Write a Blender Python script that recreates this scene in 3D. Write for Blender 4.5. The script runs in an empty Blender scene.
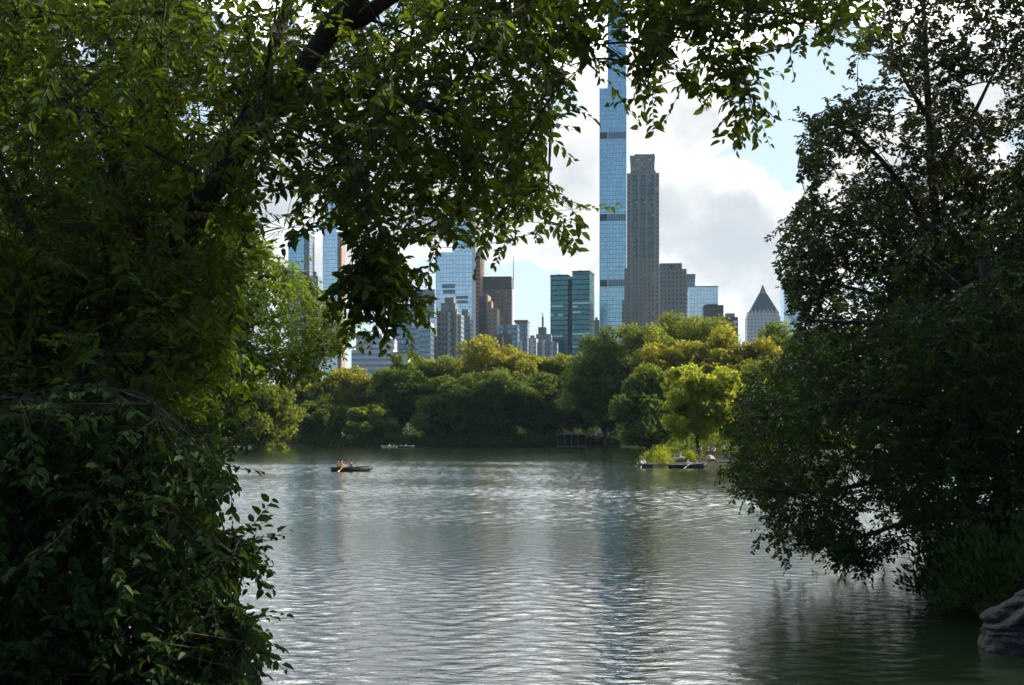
import bpy, bmesh, math, random
import numpy as np
from mathutils import Vector, Matrix, noise

sc = bpy.context.scene
COL = sc.collection
F = 1422.2            # focal length in pixels of the picture
CX, HY, EYE = 512.0, 433.0, 4.0
SUN_AZ, SUN_EL = math.radians(74), math.radians(29)   # azimuth measured from +Y towards +X

def P(px, py, y):
    return Vector(((px - CX) / F * y, y, EYE + (HY - py) / F * y))

# ---------------------------------------------------------------- objects
def tag(o, label=None, cat=None, group=None, kind=None):
    if label: o['label'] = label
    if cat: o['category'] = cat
    if group: o['group'] = group
    if kind: o['kind'] = kind
    return o

def empty(name, loc, label, cat, group=None, rz=0.0):
    o = bpy.data.objects.new(name, None); COL.objects.link(o)
    o.location = loc; o.rotation_euler = (0, 0, rz)
    o.empty_display_size = 0.2
    return tag(o, label, cat, group)

def link(name, me, mats=(), parent=None, loc=None):
    o = bpy.data.objects.new(name, me); COL.objects.link(o)
    for m in (mats if isinstance(mats, (list, tuple)) else [mats]): me.materials.append(m)
    if parent is not None: o.parent = parent
    if loc is not None: o.location = loc
    return o

def np_mesh(name, V, quads=None, tris=None, tint=None, midx=None, smooth=False):
    me = bpy.data.meshes.new(name)
    V = np.asarray(V, dtype=np.float32).reshape(-1, 3)
    me.vertices.add(len(V)); me.vertices.foreach_set('co', V.ravel())
    nq = 0 if quads is None else len(quads); nt = 0 if tris is None else len(tris)
    loops = []
    if nq: loops.append(np.asarray(quads, dtype=np.int32).ravel())
    if nt: loops.append(np.asarray(tris, dtype=np.int32).ravel())
    L = np.concatenate(loops)
    me.loops.add(len(L)); me.loops.foreach_set('vertex_index', L)
    tot = np.concatenate([np.full(nq, 4, np.int32), np.full(nt, 3, np.int32)])
    st = np.concatenate([[0], np.cumsum(tot)[:-1]]).astype(np.int32)
    me.polygons.add(nq + nt)
    me.polygons.foreach_set('loop_start', st)
    me.polygons.foreach_set('loop_total', tot)
    if midx is not None: me.polygons.foreach_set('material_index', np.asarray(midx, dtype=np.int32))
    me.polygons.foreach_set('use_smooth', np.full(nq + nt, bool(smooth)))
    me.update(calc_edges=True)
    if tint is not None:
        a = me.attributes.new('tint', 'FLOAT', 'FACE')
        a.data.foreach_set('value', np.asarray(tint, dtype=np.float32))
    me.validate()
    return me

def bm_mesh(name, bm):
    me = bpy.data.meshes.new(name); bm.normal_update(); bm.to_mesh(me); bm.free(); return me

def bx(bm, x0, x1, y0, y1, z0, z1):
    vs = [bm.verts.new(c) for c in ((x0,y0,z0),(x1,y0,z0),(x1,y1,z0),(x0,y1,z0),(x0,y0,z1),(x1,y0,z1),(x1,y1,z1),(x0,y1,z1))]
    for f in ((0,3,2,1),(4,5,6,7),(0,1,5,4),(1,2,6,5),(2,3,7,6),(3,0,4,7)): bm.faces.new([vs[i] for i in f])
    return vs

def box_me(name, x0, x1, y0, y1, z0, z1):
    bm = bmesh.new(); bx(bm, x0, x1, y0, y1, z0, z1); return bm_mesh(name, bm)

# tubes with tapering radius; returns (V, quads)
def tube(path, rad, sides=6, cap=True):
    path = np.asarray(path, float); n = len(path)
    rad = np.broadcast_to(np.asarray(rad, float), (n,))
    T = np.gradient(path, axis=0); T /= np.linalg.norm(T, axis=1, keepdims=True) + 1e-9
    up = np.array([0.31, 0.17, 0.93]); 
    if abs(T[:, 2]).mean() > 0.75: up = np.array([0.92, 0.36, 0.1])
    A = np.cross(T, up); A /= np.linalg.norm(A, axis=1, keepdims=True) + 1e-9
    B = np.cross(T, A)
    th = np.arange(sides) / sides * 2 * math.pi
    V = path[:, None, :] + rad[:, None, None] * (np.cos(th)[None, :, None] * A[:, None, :] + np.sin(th)[None, :, None] * B[:, None, :])
    V = V.reshape(-1, 3); Q = []
    for i in range(n - 1):
        for j in range(sides):
            a = i * sides + j; b = i * sides + (j + 1) % sides
            Q.append((a, b, b + sides, a + sides))
    return V, Q

class Soup:
    """collects tubes into one mesh"""
    def __init__(s): s.V, s.Q, s.n = [], [], 0
    def add(s, V, Q):
        s.V.append(np.asarray(V)); s.Q.append(np.asarray(Q, dtype=np.int64) + s.n); s.n += len(V)
    def arrays(s):
        if not s.V: return np.zeros((0, 3)), np.zeros((0, 4), dtype=np.int64)
        return np.concatenate(s.V), np.concatenate(s.Q)

def thin_sticks(A, B, r):
    """three sided prisms from A to B (N,3), vectorised"""
    N = len(A); d = B - A; L = np.linalg.norm(d, axis=1, keepdims=True) + 1e-9; d = d / L
    up = np.where(np.abs(d[:, 2:3]) > .8, np.array([[1., 0, 0]]), np.array([[0, 0, 1.]]))
    s = np.cross(d, up); s /= np.linalg.norm(s, axis=1, keepdims=True) + 1e-9
    t = np.cross(d, s); V = np.zeros((N, 6, 3))
    for k in range(3):
        c, q = math.cos(k * 2.0944), math.sin(k * 2.0944)
        V[:, k] = A + r * (c * s + q * t); V[:, 3 + k] = B + 0.5 * r * (c * s + q * t)
    base = (np.arange(N) * 6)[:, None]
    Q = np.concatenate([base + np.array([[k, (k + 1) % 3, 3 + (k + 1) % 3, 3 + k]]) for k in range(3)])
    return V.reshape(-1, 3), Q

def leaf_mesh(pos, d, nrm, length, width, fold=0.22):
    """folded pointed leaves, two quads each"""
    N = len(pos)
    d = d / (np.linalg.norm(d, axis=1, keepdims=True) + 1e-9)
    s = np.cross(d, nrm); s /= np.linalg.norm(s, axis=1, keepdims=True) + 1e-9
    n = np.cross(s, d)
    L = length[:, None]; W = (length * width)[:, None]
    V = np.zeros((N, 6, 3))
    V[:, 0] = pos
    V[:, 1] = pos + d * L * .28 + s * W * .46 + n * W * fold
    V[:, 2] = pos + d * L * .66 + s * W * .40 + n * W * fold * .6
    V[:, 3] = pos + d * L - n * L * .10
    V[:, 4] = pos + d * L * .66 - s * W * .40 + n * W * fold * .6
    V[:, 5] = pos + d * L * .28 - s * W * .46 + n * W * fold
    b = (np.arange(N) * 6)[:, None]
    Q = np.concatenate([b + np.array([[0, 1, 2, 3]]), b + np.array([[0, 3, 4, 5]])], axis=1).reshape(-1, 4)
    return V.reshape(-1, 3), Q

# ---------------------------------------------------------------- materials
class NT:
    def __init__(s, m): s.t = m.node_tree; s.t.nodes.clear()
    def n(s, typ, ins=None, **kw):
        nd = s.t.nodes.new(typ)
        for k, v in kw.items(): setattr(nd, k, v)
        for k, v in (ins or {}).items():
            if isinstance(v, bpy.types.NodeSocket): s.t.links.new(v, nd.inputs[k])
            else: nd.inputs[k].default_value = v
        return nd
    def math(s, op, a, b=0.0, c=None, clamp=False):
        ins = {0: a, 1: b}
        if c is not None: ins[2] = c
        return s.n('ShaderNodeMath', ins, operation=op, use_clamp=clamp).outputs[0]
    def vmath(s, op, a, b=(0, 0, 0)):
        return s.n('ShaderNodeVectorMath', {0: a, 1: b}, operation=op)
    def mix(s, f, a, b):
        nd = s.t.nodes.new('ShaderNodeMix'); nd.data_type = 'RGBA'
        for i, v in ((0, f), (6, a), (7, b)):
            if isinstance(v, bpy.types.NodeSocket): s.t.links.new(v, nd.inputs[i])
            else: nd.inputs[i].default_value = v
        return nd.outputs[2]
    def smooth(s, x, lo, hi, a=0.0, b=1.0):
        nd = s.n('ShaderNodeMapRange', {0: x, 1: lo, 2: hi, 3: a, 4: b}, interpolation_type='SMOOTHSTEP')
        return nd.outputs[0]
    def noise(s, vec, scale, detail=3.0, rough=.55, dist=0.0):
        return s.n('ShaderNodeTexNoise', {'Vector': vec, 'Scale': scale, 'Detail': detail, 'Roughness': rough, 'Distortion': dist}).outputs[0]

def new_mat(name):
    m = bpy.data.materials.new(name); m.use_nodes = True; return m, NT(m)
def c4(c): return (c[0], c[1], c[2], 1.0)

def simple(name, col, rough=.6, var=.25, scale=3.0, metal=0.0, bump=0.0):
    m, t = new_mat(name)
    co = t.n('ShaderNodeTexCoord').outputs['Object']
    nz = t.noise(co, scale, 4)
    lo = tuple(max(0, x * (1 - var)) for x in col); hi = tuple(min(1, x * (1 + var)) for x in col)
    b = t.n('ShaderNodeBsdfPrincipled', {'Base Color': t.mix(nz, c4(lo), c4(hi)), 'Roughness': rough, 'Metallic': metal})
    if bump:
        bp = t.n('ShaderNodeBump', {'Height': t.noise(co, scale * 3, 5), 'Strength': bump, 'Distance': .05})
        t.t.links.new(bp.outputs[0], b.inputs['Normal'])
    t.n('ShaderNodeOutputMaterial', {0: b.outputs[0]})
    return m

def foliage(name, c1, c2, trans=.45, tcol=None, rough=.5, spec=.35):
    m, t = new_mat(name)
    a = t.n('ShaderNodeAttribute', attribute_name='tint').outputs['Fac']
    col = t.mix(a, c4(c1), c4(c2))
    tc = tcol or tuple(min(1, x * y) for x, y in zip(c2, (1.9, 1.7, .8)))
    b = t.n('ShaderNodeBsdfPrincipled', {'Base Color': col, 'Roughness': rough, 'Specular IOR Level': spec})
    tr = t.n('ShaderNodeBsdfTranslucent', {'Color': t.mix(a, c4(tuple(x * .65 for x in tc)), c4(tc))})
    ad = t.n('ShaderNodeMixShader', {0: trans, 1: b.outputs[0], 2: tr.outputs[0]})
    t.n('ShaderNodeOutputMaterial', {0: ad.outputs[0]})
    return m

M = {}
M['bark'] = simple('bark', (.028, .023, .019), .9, .4, 9, bump=.6)
M['twig'] = simple('twig_bark', (.016, .013, .009), .9, .3, 9)
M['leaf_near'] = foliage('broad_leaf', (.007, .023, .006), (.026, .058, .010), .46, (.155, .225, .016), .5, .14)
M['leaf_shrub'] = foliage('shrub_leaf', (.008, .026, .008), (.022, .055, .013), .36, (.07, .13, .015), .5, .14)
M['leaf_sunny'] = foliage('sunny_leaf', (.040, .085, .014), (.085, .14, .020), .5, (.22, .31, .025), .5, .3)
M['leaf_oak'] = foliage('oak_leaf', (.014, .028, .012), (.032, .058, .018), .32, (.07, .09, .02), .5, .16)
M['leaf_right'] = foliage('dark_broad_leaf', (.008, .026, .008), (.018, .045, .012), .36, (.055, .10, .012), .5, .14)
M['leaf_dark'] = foliage('deep_green_leaf', (.032, .070, .014), (.085, .140, .024), .42, (.20, .25, .02), .6, .07)
M['leaf_mid'] = foliage('mid_green_leaf', (.040, .085, .014), (.11, .16, .022), .45, (.30, .33, .025), .6, .07)
M['leaf_gold_sunlit'] = foliage('golden_sunlit_leaf', (.065, .11, .018), (.21, .195, .024),   .5, (.40, .375, .03), .6, .07)  # yellowing leaves, with golden sunlight on the tops mixed into the colour
M['leaf_lime'] = foliage('lime_leaf', (.07, .12, .018), (.19, .24, .03), .5, (.46, .50, .04), .6, .15)
M['leaf_olive'] = foliage('olive_leaf', (.045, .085, .014), (.10, .135, .02), .45, (.24, .27, .02), .6, .07)
M['leaf_pale'] = foliage('pale_leaf', (.08, .10, .04), (.15, .17, .06), .4, (.25, .26, .07), .6, .07)
def schist():
    m, t = new_mat('schist_rock')
    co = t.n('ShaderNodeTexCoord').outputs['Object']
    st = t.n('ShaderNodeMapping', {'Vector': co, 'Scale': (1.2, 1.6, 6.0), 'Rotation': (.5, .35, 0)}).outputs[0]
    a = t.noise(st, 1.3, 8, .68, .6); b_ = t.noise(co, 2.2, 6, .6)
    col = t.mix(t.smooth(a, .38, .66), c4((.007, .008, .009)), c4((.045, .05, .055)))
    col = t.mix(t.smooth(b_, .5, .68), col, c4((.022, .03, .018)))
    h = t.math('ADD', t.math('MULTIPLY', a, .8), t.math('MULTIPLY', t.noise(co, 9, 6, .65), .3))
    bp = t.n('ShaderNodeBump', {'Height': h, 'Strength': 1.0, 'Distance': .14})
    b = t.n('ShaderNodeBsdfPrincipled', {'Base Color': col, 'Roughness': .75, 'Specular IOR Level': .25, 'Normal': bp.outputs[0]})
    t.n('ShaderNodeOutputMaterial', {0: b.outputs[0]})
    return m
M['rock'] = schist()
M['pale_rock'] = simple('pale_rock', (.24, .23, .21), .8, .3, 1.5, bump=.5)
M['tan_rock'] = simple('tan_rock', (.34, .24, .15), .8, .3, 1.5, bump=.5)

# ---------------------------------------------------------------- setting
LAKE = np.array([(-7.9,27),(-7.2,22),(-5.6,18),(-3.5,16.6),(2,16),(7.4,18.5),(9.2,22),(9.7,27),(10.3,32),(11.2,37),(12.6,43),(17,53),(25,68),(38,100),(46,135),(40,152),(31,160),
    (24,162),(17,166),(14.5,172),(17,190),(26,210),(44,245),(62,290),(66,340),(52,388),(40,400),(20,403),(0,405),(-25,404),(-50,408),
    (-75,412),(-95,440),(-112,436),(-110,400),(-92,330),(-72,250),(-52,170),(-36,100),(-30,76),(-24,62),(-15,51),(-10,43),(-8.4,36)], float)

def lake_sd(X, Y):
    """signed distance, positive on land"""
    p = np.stack([X.ravel(), Y.ravel()], 1); d2 = np.full(len(p), 1e18); ins = np.zeros(len(p), bool)
    n = len(LAKE)
    for i in range(n):
        a, b = LAKE[i], LAKE[(i + 1) % n]; e = b - a; w = p - a
        t = np.clip((w @ e) / (e @ e), 0, 1); q = w - t[:, None] * e
        d2 = np.minimum(d2, (q * q).sum(1))
        c = (a[1] > p[:, 1]) != (b[1] > p[:, 1])
        with np.errstate(divide='ignore', invalid='ignore'):
            xi = (b[0] - a[0]) * (p[:, 1] - a[1]) / (b[1] - a[1] + 1e-12) + a[0]
        ins ^= c & (p[:, 0] < xi)
    d = np.sqrt(d2)
    return np.where(ins, -d, d).reshape(X.shape)

def gz(X, Y):
    X = np.asarray(X, float); Y = np.asarray(Y, float)
    d = lake_sd(X, Y)
    wob = .12 * np.sin(X * .9 + 1.3 * np.sin(Y * .4)) + .1 * np.sin(Y * 1.1 + X * .3)
    near = np.exp(-((X / 40) ** 2 + (Y / 40) ** 2))
    cap = 2.1 + near * .3
    base = .30 * np.tanh(d / 1.3)
    land = base + np.minimum(np.maximum(d, 0) * (.06 + .075 * near), cap) + wob * np.clip(d / 6, 0, 1) * .6
    return np.where(d > 0, land, base + np.maximum(d * .22, -1.5))
def gz1(x, y): return float(gz(np.array([x]), np.array([y]))[0])

def axis(parts):
    return np.unique(np.concatenate([np.arange(a, b, s) for a, b, s in parts]))
xs = axis([(-5000, -400, 230), (-400, -130, 15), (-130, -40, 5), (-40, 40, 1.25), (40, 130, 5), (130, 400, 15), (400, 5001, 230)])
ys = axis([(-200, -20, 15), (-20, 60, 1.25), (60, 200, 3), (200, 480, 5), (480, 700, 20), (700, 6001, 230)])
GX, GY = np.meshgrid(xs, ys); GZ = gz(GX, GY)
nx, ny = len(xs), len(ys)
ii, jj = np.meshgrid(np.arange(nx - 1), np.arange(ny - 1)); q0 = (jj * nx + ii).ravel()
ground_me = np_mesh('ground', np.stack([GX, GY, GZ], -1), np.stack([q0, q0 + 1, q0 + nx + 1, q0 + nx], 1), smooth=True)
m, t = new_mat('ground_soil_and_grass')
geo = t.n('ShaderNodeNewGeometry').outputs['Position']
n1 = t.noise(geo, .35, 6, .6); n2 = t.noise(geo, 3.0, 5, .65)
col = t.mix(t.smooth(n1, .42, .6), c4((.055, .045, .03)), c4((.035, .06, .02)))
col = t.mix(t.math('MULTIPLY', n2, .6), col, c4((.03, .028, .02)))
b = t.n('ShaderNodeBsdfPrincipled', {'Base Color': col, 'Roughness': .95, 'Specular IOR Level': .04})
bp = t.n('ShaderNodeBump', {'Height': n2, 'Strength': .6, 'Distance': .1}); t.t.links.new(bp.outputs[0], b.inputs['Normal'])
t.n('ShaderNodeOutputMaterial', {0: b.outputs[0]})
tag(link('ground', ground_me, m), 'dark soil and grass bank round the lake', kind='structure')

# water: one sheet, rippled by bump
m, t = new_mat('lake_water')
geo = t.n('ShaderNodeNewGeometry').outputs['Position']
def stretch(sx, sy, rot=0.0):
    return t.n('ShaderNodeMapping', {'Vector': geo, 'Scale': (sx, sy, 1), 'Rotation': (0, 0, rot)}).outputs[0]
w1 = t.noise(stretch(2.6, 4.6, .15), 1.0, 3, .55, .5)
w2 = t.noise(stretch(8, 12, -.3), 1.0, 2.0, .5, .3)
h = t.math('ADD', t.math('MULTIPLY', w1, .016), t.math('MULTIPLY', w2, .0035))
bp = t.n('ShaderNodeBump', {'Height': h, 'Strength': 1.0, 'Distance': 1.0})
b = t.n('ShaderNodeBsdfPrincipled', {'Base Color': c4((.010, .019, .009)), 'Roughness': .06, 'IOR': 1.333, 'Normal': bp.outputs[0]})
t.n('ShaderNodeOutputMaterial', {0: b.outputs[0]})
yr = axis([(5, 14, 1.0), (14, 40, .052), (40, 100, .11), (100, 200, .17), (200, 415, .32), (415, 462, 8)])
ur = axis([(-4, -.46, .25), (-.46, .46, .0020), (.46, 4.01, .25)])
WU, WY = np.meshgrid(ur, yr); WX = np.clip(WU * (WY + 15), -150, 100)
WX += np.linspace(0, .01, len(ur))[None, :]
wr = np.random.RandomState(77); WZ = np.zeros_like(WX); NW = 72; SIG = .082
gust = .62 + .30 * np.sin(WX * .045 + 1.1 * np.sin(WY * .031) + .6) * np.sin(WY * .072 + 1.7 * np.sin(WX * .05) + 1) + .22 * np.sin(WY * .21 + .9 * np.sin(WX * .11)) * np.sin(WX * .13 + 2)
dyl = np.interp(WY, yr[:-1], np.diff(yr))
for i in range(NW):
    lam = .19 * (.95 / .19) ** wr.uniform(0, 1); th = wr.normal(0, 1.1); kk_ = 2 * math.pi / lam; ph = wr.uniform(0, 6.28)
    amp = SIG * math.sqrt(2 / NW) / kk_
    fade = np.clip((lam / np.maximum(dyl, .01) - 1.7) / 1.3, 0, 1)
    WZ += amp * fade * np.sin(kk_ * (math.sin(th) * WX + math.cos(th) * WY) + ph + .8 * np.sin(WX * .21 + i) + .5 * np.sin(WY * .17 + 2 * i))
WZ *= np.clip(gust, .18, 1.3) * (1.0 + .9 * np.clip((WY - 45) / 70, 0, 1) * np.clip((400 - WY) / 60, 0, 1))   # the open middle of the lake is more ruffled than the sheltered banks
nu, nyw = len(ur), len(yr)
ii, jj = np.meshgrid(np.arange(nu - 1), np.arange(nyw - 1)); q0 = (jj * nu + ii).ravel()
wme = np_mesh('water', np.stack([WX, WY, WZ], -1), np.stack([q0, q0 + 1, q0 + nu + 1, q0 + nu], 1), smooth=True)
tag(link('water', wme, m), 'rippled silvery lake water', kind='structure')

# ---------------------------------------------------------------- near trees
def in_poly(poly, x, y):
    ins = False; n = len(poly)
    for i in range(n):
        (ax, ay), (bx_, by_) = poly[i], poly[(i + 1) % n]
        if (ay > y) != (by_ > y) and x < (bx_ - ax) * (y - ay) / (by_ - ay) + ax: ins = not ins
    return ins

def proj(v): return CX + v[0] / v[1] * F, HY - (v[2] - EYE) / v[1] * F

def limb_path(pts, rnd, wob=.05, seg=5):
    """smooth path through (px,py,Y) points"""
    W = [P(*p) for p in pts]; out = []
    for i in range(len(W) - 1):
        p0 = W[max(i - 1, 0)]; p1 = W[i]; p2 = W[i + 1]; p3 = W[min(i + 2, len(W) - 1)]
        for k in range(seg):
            u = k / seg
            q = .5 * ((2 * p1) + (p2 - p0) * u + (2 * p0 - 5 * p1 + 4 * p2 - p3) * u * u + (3 * p1 - p0 - 3 * p2 + p3) * u ** 3)
            if i + k > 0: q = q + Vector((rnd.uniform(-wob, wob), rnd.uniform(-wob, wob), rnd.uniform(-wob, wob)))
            out.append(q)
    out.append(W[-1]); return np.array([list(v) for v in out])

def near_tree(name, label, cat, trunk, limbs, masses, leafmat, leaf=.09, far=1.0, wid=.52, seed=1, k=(9, 14), twig=.42, droop=.35, holes=(), group=None, base=None, clear=(), stray=.24):
    """trunk/limbs: (points (px,py,Y), r0, r1); masses: (poly, dmin, dmax, clumps, sprays, radius)"""
    rnd = random.Random(seed); rs = np.random.RandomState(seed)
    sc_ = lambda ps: [(a, b, c * far) for a, b, c in ps]
    trunk = (sc_(trunk[0]), trunk[1] * far, trunk[2] * far); limbs = [(sc_(l[0]), l[1] * far, l[2] * far) for l in limbs]
    masses = [(p, a * far, b * far, n, q, r * far) for p, a, b, n, q, r in masses]
    tp = limb_path(trunk[0], rnd, .02)
    g = base or Vector(tp[0]); g = Vector((tp[0][0], tp[0][1], gz1(tp[0][0], tp[0][1])))
    tp[0][2] = g.z - .15
    root = empty(name, g, label, cat, group)
    off = np.array(list(g))
    nodes = []
    def add_tube(pn, pts, r0, r1, sides=9):
        n = len(pts); r = r0 + (r1 - r0) * np.linspace(0, 1, n) ** .8
        if pn == 'trunk': r[0] *= 1.35
        V, Q = tube(pts - off, r, sides)
        me = np_mesh(pn, V, Q, smooth=True)
        link(pn, me, M['bark'], root)
        for a, bq in zip(pts[:-1], pts[1:]):
            for u in (0, .5): nodes.append(a * (1 - u) + bq * u)
        nodes.append(pts[-1])
    add_tube('trunk', tp, trunk[1], trunk[2], 12)
    if len(nodes) > 6: nodes = nodes[len(nodes) // 3:]
    for lp in limbs: add_tube('limb', limb_path(lp[0], rnd, .03), lp[1], lp[2])
    clumps = []
    for poly, dmin, dmax, nc, nsp, rad in masses:
        x0 = min(p[0] for p in poly); x1 = max(p[0] for p in poly); y0 = min(p[1] for p in poly); y1 = max(p[1] for p in poly)
        got = []; tries = 0
        while len(got) < nc and tries < nc * 60:
            tries += 1; best = None
            for _ in range(5):
                x, y = rnd.uniform(x0, x1), rnd.uniform(y0, y1)
                if not in_poly(poly, x, y): continue
                if any(((x - hx) / hr) ** 2 + ((y - hy) / hs) ** 2 < 1 for hx, hy, hr, hs in holes) and rnd.random() < .93: continue
                dmn = min([(x - a) ** 2 + (y - b_) ** 2 for a, b_, _ in got] or [1e9])
                if best is None or dmn > best[0]: best = (dmn, x, y)
            if best: got.append((best[1], best[2], rnd.uniform(dmin, dmax)))
        for x, y, d in got: clumps.append((np.array(list(P(x, y, d))), poly, int(nsp * rnd.uniform(.6, 1.35)), rad * rnd.uniform(.75, 1.25)))
    SB, SD, SC = [], [], []
    used = []
    for cl in clumps:
        c, poly, nsp, rad = cl; n0 = len(SB)
        for _ in range(nsp):
            for _try in range(7):
                o = rs.normal(0, 1, 3) * rad * np.array([.62, .62, .42])
                p = c + o
                x, y = proj(p)
                if any(p[1] < hd and ((x - hx) / hr) ** 2 + ((y - hy) / hs) ** 2 < 1 for hx, hy, hr, hs, hd in clear): continue
                if any(((x - hx) / hr) ** 2 + ((y - hy) / hs) ** 2 < .8 for hx, hy, hr, hs in holes) and rnd.random() < .85: continue
                dv = o / (np.linalg.norm(o) + 1e-6) * .8 + rs.normal(0, .55, 3); dv[2] -= droop
                dv /= np.linalg.norm(dv); tx, ty = proj(p + dv * (twig * 1.0 + leaf * .5))
                if in_poly(poly, x, y) and (in_poly(poly, tx, ty) or rnd.random() < (.5 if rad < .2 else stray)) and not any(((tx - hx) / hr) ** 2 + ((ty - hy) / hs) ** 2 < .8 for hx, hy, hr, hs in holes): break
            else: continue
            SB.append(p); SD.append(dv / np.linalg.norm(dv)); SC.append(c)
        if len(SB) - n0 >= 4: used.append(cl)
        else: del SB[n0:], SD[n0:], SC[n0:]
    clumps = used
    # branches: join each clump to the nearest node already in the tree
    nodes_a = np.array(nodes); order = sorted(clumps, key=lambda c: np.min(((nodes_a - c[0]) ** 2).sum(1)))
    wood = Soup(); nlist = list(nodes)
    for c, poly, nsp, rad in order:
        na = np.array(nlist); dd = na - c; w = (dd ** 2).sum(1) * (1 + .6 * (dd[:, 2] > .3))
        a = na[int(np.argmin(w))]; L = np.linalg.norm(c - a)
        mid = (a + c) / 2 + np.array([0, 0, .10 * L]) + rs.normal(0, .05 * L, 3)
        u = np.linspace(0, 1, 6)[:, None]
        path = (1 - u) ** 2 * a + 2 * u * (1 - u) * mid + u * u * c
        r = .008 + .011 * L
        V, Q = tube(path - off, np.linspace(min(r, .06), .006, 6), 5); wood.add(V, Q)
        nlist += [path[2], path[3], path[4], c]
    SB, SD, SC = np.array(SB), np.array(SD), np.array(SC)
    S = len(SB); kk = rs.randint(k[0], k[1] + 1, S); Lt = twig * rs.uniform(.6, 1.3, S)
    V, Q = thin_sticks(SC + (SB - SC) * .1 - off, SB - off, .0045 if far == 1.0 else .003); wood.add(V, Q)
    tipv = SB + SD * Lt[:, None] + np.stack([0 * Lt, 0 * Lt, -.15 * Lt * droop], 1)
    V, Q = thin_sticks(SB - off, tipv - off, .0035); wood.add(V, Q)
    side = np.cross(SD, np.array([0, 0, 1.0]) + rs.normal(0, .35, (S, 3))); side /= np.linalg.norm(side, axis=1, keepdims=True) + 1e-9
    idx = np.repeat(np.arange(S), kk); first = np.cumsum(kk) - kk
    j = np.arange(len(idx)) - first[idx]; tt = (j + .6) / kk[idx]
    pos = SB[idx] + SD[idx] * (Lt[idx] * tt)[:, None]
    sgn = np.where(j % 2 == 0, 1.0, -1.0)[:, None]
    N = len(idx)
    ld = SD[idx] * .65 + side[idx] * sgn * .85 + rs.normal(0, .28, (N, 3)); ld[:, 2] -= droop * .7
    up = np.cross(side[idx], SD[idx]); up *= np.sign(up[:, 2:3] + 1e-6)
    nr = up + rs.normal(0, .38, (N, 3))
    ln = leaf * rs.uniform(.45, 1.35, N) * (1 - .25 * np.abs(tt - .5))
    LV, LQ = leaf_mesh(pos - off, ld, nr, ln, wid)
    tint = np.repeat(np.clip(rs.normal(.5, .22, N) + np.repeat(rs.normal(0, .15, S), kk), 0, 1), 2)
    WV, WQ = wood.arrays()
    me = np_mesh('crown', np.concatenate([LV, WV]), np.concatenate([LQ, WQ + len(LV)]), tint=np.concatenate([tint, np.zeros(len(WQ))]),
                 midx=np.concatenate([np.zeros(len(LQ)), np.ones(len(WQ))]))
    link('crown', me, [leafmat, M['twig']], root)
    return root

# the big tree over the left of the view
A_main = [(-90,-90),(560,-90),(560,10),(598,70),(560,78),(556,120),(544,132),(552,160),(543,180),(578,212),(548,232),(520,230),(505,244),(482,234),
          (478,248),(445,244),(436,256),(420,232),(400,238),(392,214),(372,236),(345,232),(330,262),(318,236),(285,235),(282,205),(262,170),(250,250),(235,330),(200,420),(-90,470)]
A_top = [(520,-90),(890,-90),(872,15),(852,28),(836,58),(822,50),(806,30),(780,22),(765,40),(748,50),(735,28),(705,52),(690,78),(668,76),(654,98),(640,88),
         (618,64),(612,88),(596,78),(580,98),(565,58),(520,60)]
A_hang = [(700,46),(742,44),(752,70),(750,88),(762,108),(742,114),(728,98),(712,84),(698,76)]
A_drop = [(352,232),(405,236),(400,262),(418,285),(428,300),(410,296),(410,308),(396,328),(386,306),(368,312),(354,298),(344,300),(348,275)]
A_low = [(-90,240),(240,240),(250,330),(200,440),(-90,520)]
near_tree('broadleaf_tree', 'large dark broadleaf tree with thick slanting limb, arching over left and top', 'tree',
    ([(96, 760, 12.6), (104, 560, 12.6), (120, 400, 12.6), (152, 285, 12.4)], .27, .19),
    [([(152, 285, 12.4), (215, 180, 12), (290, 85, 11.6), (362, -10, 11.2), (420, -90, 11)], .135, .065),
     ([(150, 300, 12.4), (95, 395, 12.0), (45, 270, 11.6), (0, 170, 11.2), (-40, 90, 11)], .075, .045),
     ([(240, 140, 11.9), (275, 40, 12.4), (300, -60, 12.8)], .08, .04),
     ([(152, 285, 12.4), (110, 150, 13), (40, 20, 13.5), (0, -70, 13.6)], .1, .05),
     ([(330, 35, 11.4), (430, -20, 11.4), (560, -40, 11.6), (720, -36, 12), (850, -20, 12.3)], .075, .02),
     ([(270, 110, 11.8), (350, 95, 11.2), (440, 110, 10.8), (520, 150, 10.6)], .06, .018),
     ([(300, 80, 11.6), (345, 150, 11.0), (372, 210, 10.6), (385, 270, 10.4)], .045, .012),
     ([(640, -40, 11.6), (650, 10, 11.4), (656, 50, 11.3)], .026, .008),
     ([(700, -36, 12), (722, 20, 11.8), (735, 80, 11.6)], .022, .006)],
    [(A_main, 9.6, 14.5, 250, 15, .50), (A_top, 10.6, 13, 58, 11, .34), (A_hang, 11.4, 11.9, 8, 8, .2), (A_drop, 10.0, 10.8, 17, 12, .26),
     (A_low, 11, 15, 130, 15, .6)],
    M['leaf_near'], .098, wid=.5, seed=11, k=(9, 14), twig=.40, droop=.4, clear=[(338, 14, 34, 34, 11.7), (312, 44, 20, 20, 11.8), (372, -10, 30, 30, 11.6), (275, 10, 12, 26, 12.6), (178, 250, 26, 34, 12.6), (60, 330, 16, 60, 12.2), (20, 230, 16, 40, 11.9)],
    holes=[(200, 118, 26, 18), (75, 48, 22, 12), (208, 62, 20, 10), (275, 180, 26, 12), (215, 175, 12, 24), (300, 205, 16, 16), (55, 60, 12, 10), (420, 60, 14, 6), (300, 20, 14, 9), (615, 44, 19, 32), (598, 62, 9, 12), (400, 80, 14, 8), (455, 42, 10, 8), (500, 100, 10, 8), (430, 150, 10, 8), (470, 175, 10, 9), (395, 195, 12, 10), (440, 205, 8, 10), (345, 55, 8, 14), (318, 262, 34, 36), (540, 30, 12, 9)])

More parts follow.
